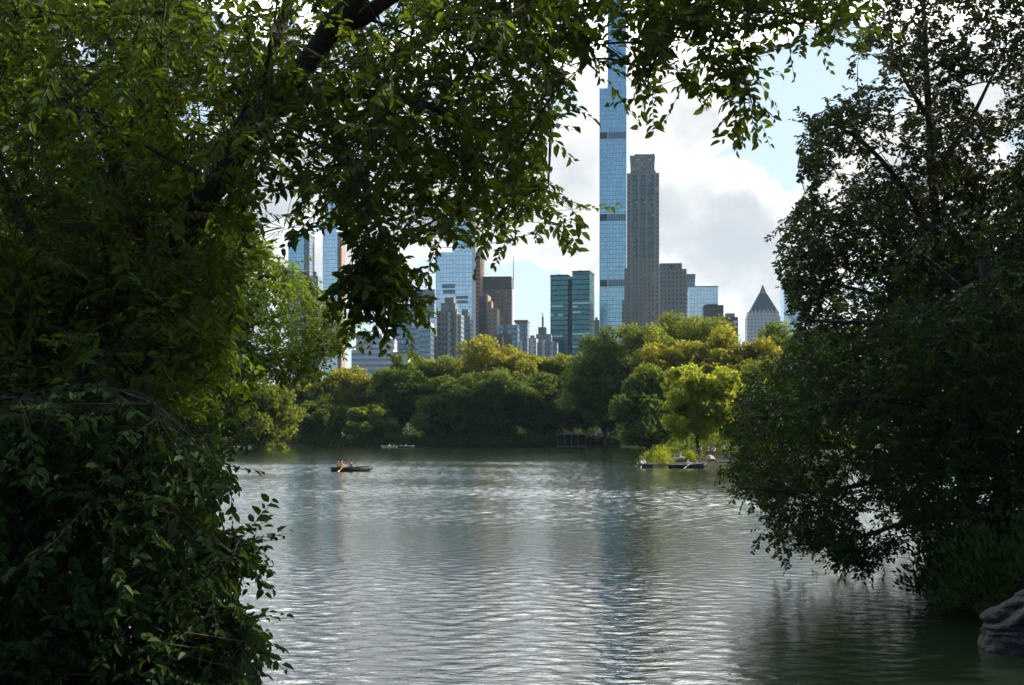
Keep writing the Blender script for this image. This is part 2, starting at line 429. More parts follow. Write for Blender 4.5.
# shrub on the bank, lower left
B_tip = [(196,524),(216,526),(240,534),(256,546),(238,558),(218,566),(196,560)]
B_tip_low = [(210,606),(234,608),(250,620),(264,634),(248,644),(230,652),(210,648)]
B_poly = [(-90, 400),(120, 380),(215, 428),(222, 455),(242, 472),(240, 495),(222, 505),(214, 520),(228, 530),(240, 545),(238, 600),(246, 612),(254, 632),(248, 650),(262, 672),(276, 690),(250, 760),(-90, 760)]
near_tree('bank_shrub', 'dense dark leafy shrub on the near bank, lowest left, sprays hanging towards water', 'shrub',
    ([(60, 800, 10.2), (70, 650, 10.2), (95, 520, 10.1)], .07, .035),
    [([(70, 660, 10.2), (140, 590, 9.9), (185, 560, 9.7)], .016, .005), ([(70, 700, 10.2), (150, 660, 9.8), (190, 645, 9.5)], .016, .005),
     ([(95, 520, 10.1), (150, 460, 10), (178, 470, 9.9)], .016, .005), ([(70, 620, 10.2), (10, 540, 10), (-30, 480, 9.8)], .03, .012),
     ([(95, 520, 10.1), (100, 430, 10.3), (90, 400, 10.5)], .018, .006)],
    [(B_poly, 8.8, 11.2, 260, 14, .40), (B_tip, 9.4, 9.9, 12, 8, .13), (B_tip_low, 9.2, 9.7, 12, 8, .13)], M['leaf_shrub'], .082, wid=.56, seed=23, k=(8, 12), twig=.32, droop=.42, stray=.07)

# sunnier tree a little further along the left bank
C_poly = [(196, 250),(238, 215),(262, 232),(280, 252),(305, 268),(316, 285),(335, 300),(350, 318),(359, 345),(340, 360),(330, 352),(316, 378),(298, 372),(290, 392),(262, 372),(240, 420),(222, 440),(120, 440),(130, 300)]
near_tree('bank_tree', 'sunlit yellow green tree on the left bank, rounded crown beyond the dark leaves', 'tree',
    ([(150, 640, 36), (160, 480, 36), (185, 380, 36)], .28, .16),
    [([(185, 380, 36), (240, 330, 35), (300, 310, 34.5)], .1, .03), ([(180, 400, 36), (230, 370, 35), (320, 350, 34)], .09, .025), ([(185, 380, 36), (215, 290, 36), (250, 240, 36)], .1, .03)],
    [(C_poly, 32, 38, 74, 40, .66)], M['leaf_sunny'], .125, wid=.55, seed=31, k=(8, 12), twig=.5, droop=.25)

# fill of the wooded left bank, seen through the gaps
D1 = [(-120, -30),(60, -80),(190, -30),(250, 120),(268, 260),(240, 440),(160, 560),(-120, 600)]
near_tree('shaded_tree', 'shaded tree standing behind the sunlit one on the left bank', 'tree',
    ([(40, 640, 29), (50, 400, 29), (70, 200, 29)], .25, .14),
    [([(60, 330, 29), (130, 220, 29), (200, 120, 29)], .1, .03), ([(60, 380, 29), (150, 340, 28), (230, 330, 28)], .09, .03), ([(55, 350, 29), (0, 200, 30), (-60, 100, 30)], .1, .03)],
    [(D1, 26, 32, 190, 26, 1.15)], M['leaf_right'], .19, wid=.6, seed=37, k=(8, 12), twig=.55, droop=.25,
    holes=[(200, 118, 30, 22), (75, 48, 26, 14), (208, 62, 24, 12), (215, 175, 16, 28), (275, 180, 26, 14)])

# right: tall oak, then the low sweeping tree in front of it
E_low = [(806, 200),(850, 212),(900, 180),(1150, 150),(1150, 470),(850, 470),(795, 350),(785, 318),(800, 290),(782, 270)]
E_poly = [(1160,-60),(878,-40),(884,8),(862,20),(856,46),(846,58),(848,78),(862,86),(834,98),(836,106),(812,110),(797,120),(806,130),(793,150),(797,168),(812,182),
          (800,196),(790,213),(770,236),(780,252),(772,268),(782,284),(790,310),(788,330),(800,420),(1160,420)]
near_tree('oak_tree', 'tall dark small leaved oak against the sky at right, upper crown full of gaps', 'tree',
    ([(985, 610, 37), (958, 430, 37), (934, 200, 37), (926, 60, 37), (922, -40, 37)], .22, .04),
    [([(936, 240, 37), (890, 170, 36), (845, 130, 35.5), (805, 120, 35)], .1, .02), ([(938, 290, 37), (880, 230, 36), (835, 200, 35)], .1, .02),
     ([(934, 180, 37), (975, 110, 37.5), (1010, 40, 38)], .1, .02), ([(940, 320, 37), (860, 290, 36), (790, 275, 35)], .1, .02),
     ([(930, 120, 37), (895, 60, 37), (890, 10, 37)], .07, .02), ([(940, 270, 37), (1000, 200, 38), (1060, 140, 38)], .1, .02),
     ([(942, 360, 37), (860, 350, 36), (800, 330, 35)], .09, .02)],
    [(E_poly, 33.5, 40, 270, 40, .60), (E_low, 34, 40, 110, 30, .8)], M['leaf_oak'], .155, wid=.58, seed=41, k=(8, 12), twig=.42, droop=.1, far=1.2,
    holes=[(985, 95, 18, 16), (1005, 150, 12, 14), (868, 66, 14, 10), (850, 168, 16, 9), (888, 150, 10, 7), (960, 20, 10, 8), (905, 108, 9, 7), (828, 188, 16, 7)])

F_top = [(830, 318),(850, 270),(900, 235),(960, 205),(1120, 190),(1150, 330),(900, 340)]
F_tip = [(726,484),(760,490),(790,500),(810,540),(850,566),(880,574),(872,560),(820,520),(780,480),(745,478)]
F_poly = [(1220, 130),(1100, 190),(1010, 255),(960, 290),(905, 292),(860, 325),(822, 322),(795, 330),(780, 352),(752, 370),(736, 388),(730, 408),(738, 428),(726, 440),(724, 472),(742, 478),(722, 490),(750, 502),
          (768, 510),(758, 538),(782, 556),(800, 552),(846, 570),(862, 560),(880, 578),(892, 560),(905, 545),(930, 552),(916, 582),(928, 600),(956, 610),(985, 602),(1220, 570)]
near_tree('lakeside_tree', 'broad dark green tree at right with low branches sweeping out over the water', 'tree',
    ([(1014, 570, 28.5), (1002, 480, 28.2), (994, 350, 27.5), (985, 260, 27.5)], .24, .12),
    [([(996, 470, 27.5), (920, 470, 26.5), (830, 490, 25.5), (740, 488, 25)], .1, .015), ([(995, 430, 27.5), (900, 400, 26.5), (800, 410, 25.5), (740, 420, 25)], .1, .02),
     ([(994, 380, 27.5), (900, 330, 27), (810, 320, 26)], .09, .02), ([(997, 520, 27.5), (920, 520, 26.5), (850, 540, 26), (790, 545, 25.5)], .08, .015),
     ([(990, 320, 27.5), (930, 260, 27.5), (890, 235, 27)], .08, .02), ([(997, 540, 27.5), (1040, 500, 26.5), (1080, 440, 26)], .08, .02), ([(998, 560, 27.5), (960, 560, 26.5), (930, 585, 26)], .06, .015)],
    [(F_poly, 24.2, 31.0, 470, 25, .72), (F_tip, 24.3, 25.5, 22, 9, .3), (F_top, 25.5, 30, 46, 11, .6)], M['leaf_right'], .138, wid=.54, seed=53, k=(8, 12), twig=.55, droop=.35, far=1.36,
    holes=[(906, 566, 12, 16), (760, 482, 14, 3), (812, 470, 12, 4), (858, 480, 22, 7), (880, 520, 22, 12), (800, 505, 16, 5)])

H_poly = [(1120, 120),(1000, 170),(930, 230),(880, 300),(850, 380),(852, 450),(880, 520),(930, 545),(1120, 560)]
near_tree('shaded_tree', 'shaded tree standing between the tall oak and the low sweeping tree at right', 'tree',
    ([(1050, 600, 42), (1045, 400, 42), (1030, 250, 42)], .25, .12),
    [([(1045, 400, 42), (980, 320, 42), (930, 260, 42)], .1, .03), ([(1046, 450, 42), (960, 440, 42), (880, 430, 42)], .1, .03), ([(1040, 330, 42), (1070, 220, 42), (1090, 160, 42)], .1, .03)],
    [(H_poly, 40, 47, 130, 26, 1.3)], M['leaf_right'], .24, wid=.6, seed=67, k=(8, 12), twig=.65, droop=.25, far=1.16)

near_tree('bank_tree', 'unseen tree added on the near right bank to shade the left shrub', 'tree',  # wholly out of view, added to keep the sun off the left bank
    ([(1500, 560, 15.5), (1500, 300, 15.5), (1520, 0, 15.5)], .2, .1),
    [([(1500, 300, 15.5), (1350, 150, 15), (1250, 50, 14.5)], .08, .03), ([(1500, 300, 15.5), (1700, 150, 15.5), (1850, 50, 16)], .08, .03), ([(1500, 350, 15.5), (1400, 330, 17), (1300, 300, 18)], .08, .03)],
    [([(1200, 420),(1160, 200),(1180, -100),(1300, -450),(1700, -480),(2000, -200),(1950, 300),(1600, 440)], 11, 20, 150, 14, 1.0)], M['leaf_dark'], .2, wid=.6, seed=71, k=(8, 12), twig=.55, droop=.3)

near_tree('bank_tree', 'unseen tall tree added on the right bank to shade the sweeping tree', 'tree',  # added sun blocker for the right-hand trees, never in view
    ([(1500, 560, 36), (1500, 300, 36), (1510, 0, 36)], .3, .15),
    [([(1500, 300, 36), (1350, 100, 36), (1260, -50, 36)], .1, .04), ([(1500, 300, 36), (1650, 100, 36), (1780, -50, 36)], .1, .04)],
    [([(1215, 440),(1200, 100),(1240, -150),(1400, -320),(1650, -300),(1850, -50),(1900, 300),(1800, 440)], 29, 45, 190, 20, 1.7)], M['leaf_dark'], .42, wid=.7, seed=73, k=(7, 10), twig=.9, droop=.3)

# ---------------------------------------------------------------- far trees
def kite(pos, d, nrm, length, width):
    N = len(pos); d = d / (np.linalg.norm(d, axis=1, keepdims=True) + 1e-9)
    s = np.cross(d, nrm); s /= np.linalg.norm(s, axis=1, keepdims=True) + 1e-9; n = np.cross(s, d)
    L = length[:, None]; V = np.zeros((N, 4, 3))
    V[:, 0] = pos; V[:, 1] = pos + d * L * .45 + s * L * width * .5 + n * L * .1; V[:, 2] = pos + d * L; V[:, 3] = pos + d * L * .45 - s * L * width * .5 + n * L * .1
    return V.reshape(-1, 3), (np.arange(N) * 4)[:, None] + np.array([[0, 1, 2, 3]])

def far_tree(name, label, px, ytop, hw, y, leafmat, seed, cat='tree', group=None, low=.22, clumps=60, leaf=.42, per=150, base=None):
    rs = np.random.RandomState(seed)
    x = (px - CX) / F * y; z0 = gz1(x, y) if base is None else base
    h = EYE + (HY - ytop) / F * y - z0; R = hw / F * y
    root = empty(name, (x, y, z0), label, cat, group)
    cz = h * (low + (1 - low) * .52); rz = h * (1 - low) * .5
    # clump centres spread through the crown, mostly near its envelope
    n = clumps; u = rs.normal(0, 1, (n, 3)); u /= np.linalg.norm(u, axis=1, keepdims=True)
    rr = rs.uniform(.45, .86, n) ** .7
    bulge = 1 + .16 * np.sin(3 * np.arctan2(u[:, 1], u[:, 0]) + seed) + .13 * rs.normal(0, 1, n) + .14 * np.sin(4 * u[:, 2] + seed)
    C = u * (rr * bulge)[:, None] * np.array([R, R, rz]); C[:, 2] += cz
    wide = np.where(C[:, 2] < cz, 1.0, 1.0); C[:, :2] *= wide[:, None]
    rad = rs.uniform(.15, .36, n) * min(R, rz) * 1.05
    m = np.maximum(30, (per * (rad / rad.mean()) ** 2).astype(int))
    idx = np.repeat(np.arange(n), m); N = len(idx)
    o = rs.normal(0, 1, (N, 3)); o /= np.linalg.norm(o, axis=1, keepdims=True); o *= (rs.uniform(.35, 1.08, N) ** .6)[:, None]
    o[:, 2] = o[:, 2] * .72 + .1
    pos = C[idx] + o * rad[idx][:, None]
    keep = pos[:, 2] > .15; pos = pos[keep]; o = o[keep]; idx = idx[keep]; N = len(pos)
    d = rs.normal(0, 1, (N, 3)) + o * .5; d[:, 2] -= .3
    nr = o + rs.normal(0, .5, (N, 3)) + np.array([0, 0, .4])
    V, Q = kite(pos, d, nr, leaf * rs.uniform(.6, 1.4, N), .8)
    tint = np.clip(rs.normal(.5, .2, N) + rs.normal(0, .28, n)[idx], 0, 1)
    wood = Soup()
    ks = rs.choice(n, min(14, n), replace=False)
    for kx in ks:
        a = np.array([0, 0, h * low * rs.uniform(.8, 1.6)]); c = C[kx]
        mid = (a + c) / 2 + np.array([0, 0, -.05 * h]); uu = np.linspace(0, 1, 5)[:, None]
        tv, tq = tube((1 - uu) ** 2 * a + 2 * uu * (1 - uu) * mid + uu * uu * c, np.linspace(.012 * h, .004 * h, 5), 5); wood.add(tv, tq)
    WV, WQ = wood.arrays()
    link('crown', np_mesh('crown', np.concatenate([V, WV]), np.concatenate([Q, WQ + len(V)]), tint=np.concatenate([tint, np.zeros(len(WQ))]),
         midx=np.concatenate([np.zeros(len(Q)), np.ones(len(WQ))])), [leafmat, M['twig']], root)
    tv, tq = tube(np.array([[0, 0, -.3], [.01 * h, 0, h * low * .6], [0, .01 * h, h * low * 1.5], [.01 * h, 0, h * .7]]), np.array([.022, .016, .013, .006]) * h, 8)
    link('trunk', np_mesh('trunk', tv, tq, smooth=True), M['bark'], root)
    return root

D, MID, G, L_, O, PA = (M['leaf_dark'], M['leaf_mid'], M['leaf_gold_sunlit'], M['leaf_lime'], M['leaf_olive'], M['leaf_pale'])
GF = 'trees along the far shore'
FT = [
 ('olive yellow tree leaning over the water at the left end of the far shore', 258, 384, 40, 330, O, .06),
 ('pale grey green tree above the left end of the far shore', 298, 374, 24, 440, PA, .2),
 ('low dark rounded tree at the waterline right of the olive yellow tree', 322, 402, 30, 418, D, .05),
 ('yellow topped tree directly left of the dark ball shaped tree', 346, 366, 32, 435, G, .2),
 ('dark green ball shaped tree below the small clump of bluish towers', 398, 359, 28, 425, D, .12),
 ('low mid green tree at the waterline below the dark ball shaped tree', 372, 408, 28, 414, MID, .05),
 ('mid green tree just right of the dark ball shaped tree', 436, 362, 30, 432, MID, .15),
 ('widest golden topped tree, below the two toned brown tower', 482, 348, 42, 440, G, .2),
 ('dark tree in front of the widest golden one, reaching the water', 452, 378, 36, 416, D, .06),
 ('golden tree left of the twin teal towers', 528, 356, 30, 436, G, .2),
 ('deep green tree in front of the golden tree left of the twin towers', 502, 372, 38, 418, D, .06),
 ('mid green tree at the foot of the twin teal towers', 562, 353, 30, 436, MID, .2),
 ('shadowy tree left of the lakeside shelter', 545, 376, 36, 416, D, .06),
 ('tall dark tree right of the twin teal towers', 604, 328, 36, 400, D, .15),
 ('shadowy tree overhanging the lakeside shelter', 586, 366, 36, 422, D, .18),
 ('tall green tree at the foot of the slender blue skyscraper', 646, 328, 36, 396, MID, .15),
 ('dim green tree right of the lakeside shelter', 628, 358, 40, 408, MID, .08),
 ('highest green tree, at the foot of the brown grey tower', 696, 312, 42, 430, MID, .2),
 ('golden tree above and left of the lime green tree', 662, 342, 32, 350, G, .15),
 ('golden tree above and right of the lime green tree', 722, 334, 40, 350, G, .15),
 ('golden tree below the pyramid roofed tower', 762, 342, 32, 345, G, .15),
 ('dark tree right under the pyramid roofed tower', 778, 324, 36, 440, D, .2),
 ('shaded tree just left of the lime green tree', 650, 374, 36, 318, D, .05),
 ('bright lime green tree standing behind the rocky point', 697, 360, 33, 180, L_, .18),
 ('green tree right of the lime green tree on the rocky point', 748, 384, 36, 186, MID, .1),
 ('dark tree between the rocky point and the right hand lakeside tree', 800, 352, 50, 205, D, .05),
]
for i, (lab, px, yt, hw, y, mt, low) in enumerate(FT):
    near = y < 250
    far_tree('shore_tree', lab, px, yt, hw, y, mt, 100 + i * 7, group=GF if not near else 'trees on the rocky point', low=low,
             clumps=80 if near else 95, leaf=.42 if near else .80, per=230 if near else 260)
# deeper wood behind, which shows only as one mass between the crowns
rs = np.random.RandomState(5); LV, LQ, LT, nv = [], [], [], 0
for px in range(90, 900, 13):
    y = 455 + rs.uniform(0, 45); top = 392 - (22 if px > 560 else 0) - (14 if px > 640 else 0) + rs.uniform(-8, 8)
    for _ in range(16):
        c = np.array(list(P(px + rs.uniform(-12, 12), rs.uniform(top + 8, 436), y + rs.uniform(-8, 8))))
        N = 70; o = rs.normal(0, 1, (N, 3)); o /= np.linalg.norm(o, axis=1, keepdims=True)
        pos = c + o * rs.uniform(1.6, 2.8); pos[:, 2] = np.maximum(pos[:, 2], .8)
        V, Q = leaf_mesh(pos, rs.normal(0, 1, (N, 3)), o + rs.normal(0, .4, (N, 3)), .75 * rs.uniform(.6, 1.3, N), .8, .15)
        LV.append(V); LQ.append(Q + nv); nv += len(V); LT.append(np.repeat(np.clip(rs.normal(.4, .2, N), 0, 1), 2))
tag(link('wood', np_mesh('wood', np.concatenate(LV), np.concatenate(LQ), tint=np.concatenate(LT)), D), 'deep shaded wood filling the gaps behind the shore trees', kind='stuff')
# undergrowth along the far waterline
LV, LQ, LT, nv = [], [], [], 0
def brush(x, y, r, hgt, N=60, lf=.35):
    global nv
    o = rs.normal(0, 1, (N, 3)); o /= np.linalg.norm(o, axis=1, keepdims=True); o[:, 2] = np.abs(o[:, 2])
    pos = np.array([x, y, gz1(x, y)]) + o * np.array([r, r, hgt]) * rs.uniform(.6, 1.05, (N, 1))
    V, Q = leaf_mesh(pos, rs.normal(0, 1, (N, 3)), o + rs.normal(0, .5, (N, 3)), lf * rs.uniform(.6, 1.3, N), .7, .15)
    LV.append(V); LQ.append(Q + nv); nv += len(V); LT.append(np.repeat(np.clip(rs.normal(.45, .25, N), 0, 1), 2))
for i in range(520):
    x = rs.uniform(-100, 60); y0 = 404 if x > -50 else 404 + (-50 - x) * .7
    brush(x, y0 + rs.uniform(1.2, 16), rs.uniform(1.4, 2.8), rs.uniform(1.6, 4.6), 70, .5)
for i in range(150):
    x = rs.uniform(20, 62); brush(x, 181 + max(0, (x - 18) * 1.6) + rs.uniform(0, 45), rs.uniform(1.4, 2.6), rs.uniform(1.6, 3.6), 80, .4)
for i in range(60):
    u = rs.uniform(0, 1); brush(21 + 47 * u, 176 + 130 * u + rs.uniform(-2, 6), rs.uniform(.8, 1.8), rs.uniform(.6, 1.8))
tag(link('undergrowth', np_mesh('undergrowth', np.concatenate(LV), np.concatenate(LQ), tint=np.concatenate(LT)), M['leaf_dark']), 'dark undergrowth along the far waterline', kind='stuff')
# reeds: sunlit strip at the left end
N = 1400; X = rs.uniform(-98, -82, N); Y = rs.uniform(441, 450, N)
pos = np.stack([X, Y, gz(X, Y)], 1); d = rs.normal(0, .25, (N, 3)) + np.array([0, 0, 1.0])
V, Q = leaf_mesh(pos, d, rs.normal(0, 1, (N, 3)), rs.uniform(1.2, 2.6, N), .16, .1)
tag(link('reeds', np_mesh('reeds', V, Q, tint=np.repeat(rs.uniform(0, 1, N), 2)), M['leaf_lime']), 'sunlit yellow green reeds at the left end of the far shore', kind='stuff')

def bush(label, px, py, y, r, h, mat, seed, n=900, leaf=.22):
    rs = np.random.RandomState(seed); x = (px - CX) / F * y; z = gz1(x, y)
    root = empty('bush', (x, y, z), label, 'bush')
    o = rs.normal(0, 1, (n, 3)); o /= np.linalg.norm(o, axis=1, keepdims=True); o[:, 2] = np.abs(o[:, 2])
    pos = o * np.array([r, r, h]) * (rs.uniform(.2, 1.0, (n, 1)) ** .5) * (1 + .25 * np.sin(5 * np.arctan2(o[:, 1:2], o[:, :1]) + seed))
    d = o * .8 + rs.normal(0, .4, (n, 3)); d[:, 2] += .6
    V, Q = leaf_mesh(pos, d, rs.normal(0, 1, (n, 3)) + o, leaf * rs.uniform(.6, 1.4, n), .4, .15)
    link('crown', np_mesh('crown', V, Q, tint=np.repeat(rs.uniform(0, 1, n), 2)), mat, root)
    w = Soup()
    for k in range(7):
        a = rs.uniform(0, 6.28); q = np.array([math.cos(a) * r * .5, math.sin(a) * r * .5, h * .7])
        V, Q = tube(np.array([[0, 0, -.1], q * .5 + [0, 0, .1], q]), [.03, .02, .01], 5); w.add(V, Q)
    V, Q = w.arrays(); link('stem', np_mesh('stem', V, Q), M['twig'], root)
bush('bright yellow green bush on the rocky point between the two rowing boats', 663, 460, 168, 1.25, 2.1, M['leaf_lime'], 3)
bush('small green bush behind the rowing boat with two people at the point', 690, 458, 172, .9, 1.1, M['leaf_lime'], 8, 500)
bush('pale green bush at the waterline below the ball shaped tree', 360, 440, 410, 3.2, 4.2, M['leaf_mid'], 9, 900, .4)

bush('dark bush on the right bank just left of the boulder, under the sweeping tree', 966, 585, 34.5, 1.5, 1.5, M['leaf_right'], 21, 2600, .15)
bush('dark bush on the right bank behind the boulder', 1012, 575, 30.5, 1.7, 1.9, M['leaf_right'], 22, 3000, .15)

# ---------------------------------------------------------------- rocks
def rock(name, label, loc, size, seed, mat, group=None, sub=4, rz=0.0, crack=.05):
    bm = bmesh.new(); bmesh.ops.create_icosphere(bm, subdivisions=sub, radius=1.0)
    rnd = random.Random(seed); o = Vector((seed * 3.7, seed * 1.3, seed * .7))
    planes = [(Vector((rnd.uniform(-1, 1), rnd.uniform(-1, 1), rnd.uniform(-.3, 1))).normalized(), rnd.uniform(.62, .9)) for _ in range(11)]
    for v in bm.verts:
        p = v.co.copy()
        for nrm, dd in planes:
            e = p.dot(nrm) - dd
            if e > 0: p -= nrm * e * .88
        p *= 1 + .10 * noise.fractal(p * 2.2 + o, 1.0, 2.0, 5)
        sl = Vector((p.x * .9 + p.z * .8, p.y * .8, p.z * 5 - p.x * 2.6)); p *= 1 + crack * abs(noise.noise(sl * 1.5 + o)) - crack * .3
        p += Vector((0, 0, .05 * math.sin(9 * p.z + 3 * p.x + seed)))
        v.co = Vector((p.x * size[0], p.y * size[1], p.z * size[2]))
    ob = link(name, bm_mesh(name, bm), mat); ob.location = loc; ob.rotation_euler = (0, 0, rz)
    return tag(ob, label, 'rock', group)
rk = rock('boulder', 'large dark grey boulder at the water edge, lower right under the sweeping tree', (10.35, 26.2, .1), (1.6, 1.7, 1.3), 4, M['rock'], sub=6, crack=.16)
q = P(679, 452, 172); rock('shore_rock', 'flat pale rock slab behind the bright bush on the point', (q.x, 173.5, .75), (1.6, 1.2, .5), 6, M['pale_rock'])
q = P(710, 452, 170); rock('shore_rock', 'tan rock below the standing people on the point', (q.x, 171, .8), (.8, .8, .6), 7, M['tan_rock'])
q = P(705, 462, 170); rock('shore_rock', 'dark rock behind the rowing boat at its right end', (q.x + .8, 168.5, .3), (1.5, 1.2, .8), 9, M['rock'])
q = P(722, 464, 168); rock('shore_rock', 'long dark grey rock on the point nearest the sweeping tree', (q.x, 167, .3), (2.3, 1.3, .75), 12, M['rock'])
q = P(735, 452, 170); rock('shore_rock', 'rounded pale grey rock right of the standing people', (q.x, 171.5, .8), (1.4, 1.2, .7), 15, M['pale_rock'])
q = P(507, 443, 405); rock('shore_rock', 'small pale rock on the far waterline left of the shadowy trees', (P(360, 444, 412).x, 411, .5), (1.5, 1.2, .9), 17, M['pale_rock'])
rock('shore_rock', 'pale rock under the olive yellow tree at the left end of the far shore', (P(255, 445, 420).x, 437, .6), (1.6, 1.2, .8), 19, M['pale_rock'])

# ---------------------------------------------------------------- lakeside shelter
wood = simple('weathered_wood', (.07, .055, .045), .85, .35, 2)
y = 401.0; x0 = (557 - CX) / F * y; w = 8.2
sh = empty('shelter', (x0 + w / 2, y + 2.0, .35), 'dark flat roofed wooden boat shelter at the far waterline under overhanging trees', 'shelter')
link('deck', box_me('deck', -w/2 - .3, w/2 + .3, -2.2, 2.2, -.9, .12), wood, sh)
link('roof', box_me('roof', -w/2 - .4, w/2 + .4, -2.3, 2.3, 3.15, 3.5), simple('shelter_roof', (.13, .135, .14), .8, .25, 1.5), sh)
link('back_wall', box_me('back_wall', -w/2, w/2, 1.7, 1.85, .12, 3.15), simple('shaded_boards', (.02, .018, .016), .9, .3, 2), sh)  # near-black wall: the shelter's inner shade is put into its colour
post_wood = simple('grey_post_wood', (.09, .08, .07), .85, .3, 2)
for k in range(5):
    px = -w/2 + .2 + k * (w - .4) / 4
    link('post', box_me('post', px - .11, px + .11, -1.95, -1.73, .12, 3.15), post_wood, sh)
link('railing', box_me('railing', -w/2 + .35, -.3, -1.9, -1.8, .95, 1.08), wood, sh)

# ---------------------------------------------------------------- people
def skin(name, verts, edges, radii, mat, parent=None, root=0, levels=2):
    me = bpy.data.meshes.new(name); me.from_pydata([tuple(v) for v in verts], edges, []); me.update()
    o = bpy.data.objects.new('tmp_' + name, me); COL.objects.link(o)
    sk = o.modifiers.new('s', 'SKIN'); sk.use_smooth_shade = True; sk.branch_smoothing = .5
    for i, r in enumerate(radii):
        sv = me.skin_vertices[0].data[i]; sv.radius = (r, r) if not isinstance(r, tuple) else r; sv.use_root = (i == root)
    ss = o.modifiers.new('d', 'SUBSURF'); ss.levels = levels; ss.render_levels = levels
    dg = bpy.context.evaluated_depsgraph_get(); dg.update()
    fin = bpy.data.meshes.new_from_object(o.evaluated_get(dg))
    bpy.data.objects.remove(o); bpy.data.meshes.remove(me)
    fin.materials.clear()
    return link(name, fin, mat, parent)

SK = {k: simple('skin_' + k, c, .5, .08, 6) for k, c in {'tan': (.48, .25, .15), 'fair': (.62, .40, .30), 'brown': (.30, .16, .10)}.items()}
def cloth(c): return simple('cloth', c, .85, .12, 8)
HAIR = {'dark': simple('dark_hair', (.02, .015, .012), .6, .2, 12), 'brown': simple('brown_hair', (.08, .045, .025), .6, .2, 12)}

def person(label, loc, rz, pose, sk, shirt, pants, hair, reach=.5, group=None, s=1.0, sleeve=True):
    """pose: 'sit' (origin at the seat) or 'stand' (origin at the soles); faces local +X"""
    root = None
    if pose == 'sit':
        pel, che, nck, hd = (0, 0, .10), (-.02, 0, .42), (-.01, 0, .56), (.02, 0, .70)
        kn = lambda q: (.42, q * .12, .14); an = lambda q: (.50, q * .12, -.28); to = lambda q: (.66, q * .13, -.33); hp = lambda q: (.02, q * .10, .09)
    else:
        pel, che, nck, hd = (0, 0, .95), (0, 0, 1.28), (0, 0, 1.44), (.02, 0, 1.58)
        kn = lambda q: (.03, q * .11, .50); an = lambda q: (-.02, q * .12, .09); to = lambda q: (.16, q * .14, .03); hp = lambda q: (0, q * .10, .90)
    cz = che[2]
    V = [pel, ((pel[0] + che[0]) / 2, 0, (pel[2] + cz) / 2), che, nck, hd, (hd[0] + .015, 0, hd[2] + .10), (hd[0] + .105, 0, hd[2] + .02)]
    E = [(0, 1), (1, 2), (2, 3), (3, 4), (4, 5), (4, 6)]
    R = [.125, .115, (.13, .15), .055, .095, .085, .016]
    arms, legs = [], []
    for q in (-1, 1):
        i = len(V); sh = (che[0], q * .17, cz + .08); el = (che[0] + .10 + .25 * reach, q * .25, cz - .16 + .05 * reach); ha = (che[0] + .18 + .42 * reach, q * (.26 - .08 * reach), cz - .33 + .28 * reach)
        pm = tuple(h + (h - e) * .28 for h, e in zip(ha, el))
        V += [sh, el, ha, pm]; E += [(2, i), (i, i + 1), (i + 1, i + 2), (i + 2, i + 3)]; R += [.06, .042, .028, .030]
        arms.append((sh, el, ha))
        for f in range(4):
            jn = len(V); sp = (f - 1.5) * .021
            V += [(pm[0] + .045, pm[1] + sp, pm[2] - .005), (pm[0] + .075 - .01 * abs(f - 1.2), pm[1] + sp, pm[2] - .04)]
            E += [(i + 3, jn), (jn, jn + 1)]; R += [.009, .007]
        jn = len(V); V += [(pm[0] + .0, pm[1] - q * .04, pm[2] - .01), (pm[0] + .035, pm[1] - q * .05, pm[2] - .03)]; E += [(i + 2, jn), (jn, jn + 1)]; R += [.011, .008]
        i = len(V); V += [hp(q), kn(q), an(q), to(q)]; E += [(0, i), (i, i + 1), (i + 1, i + 2), (i + 2, i + 3)]; R += [.085, .058, .04, .036]
        legs.append((hp(q), kn(q), an(q)))
    body = skin('person', V, E, R, SK[sk], None, 0, 1)
    body.location = loc; body.rotation_euler = (0, 0, rz); body.scale = (s, s, s)
    tag(body, label, 'person', group)
    # shirt
    V = [pel, ((pel[0] + che[0]) / 2, 0, (pel[2] + cz) / 2), che, (nck[0], 0, nck[2] - .04)]; E = [(0, 1), (1, 2), (2, 3)]; R = [.142, .135, (.148, .17), .075]
    for sh, el, ha in arms:
        i = len(V); mid = tuple((a + b) / 2 for a, b in zip(sh, el)) if not sleeve else el
        V += [sh, mid]; E += [(2, i), (i, i + 1)]; R += [.078, .058]
    skin('shirt', V, E, R, shirt, body, 0, 1)
    V = [(pel[0], 0, pel[2] + .02)]; E = []; R = [.148]
    for hpq, knq, anq in legs:
        i = len(V); V += [hpq, knq, tuple(k * .25 + a * .75 for k, a in zip(knq, anq))]; E += [(0, i), (i, i + 1), (i + 1, i + 2)]; R += [.105, .078, .06]
    skin('trousers', V, E, R, pants, body, 0, 1)
    skin('hair', [(hd[0] - .03, 0, hd[2] + .03), (hd[0] - .015, 0, hd[2] + .12), (hd[0] - .055, 0, hd[2] - .05)], [(0, 1), (0, 2)], [.10, .078, .07], HAIR[hair], body, 0, 1)
    return body

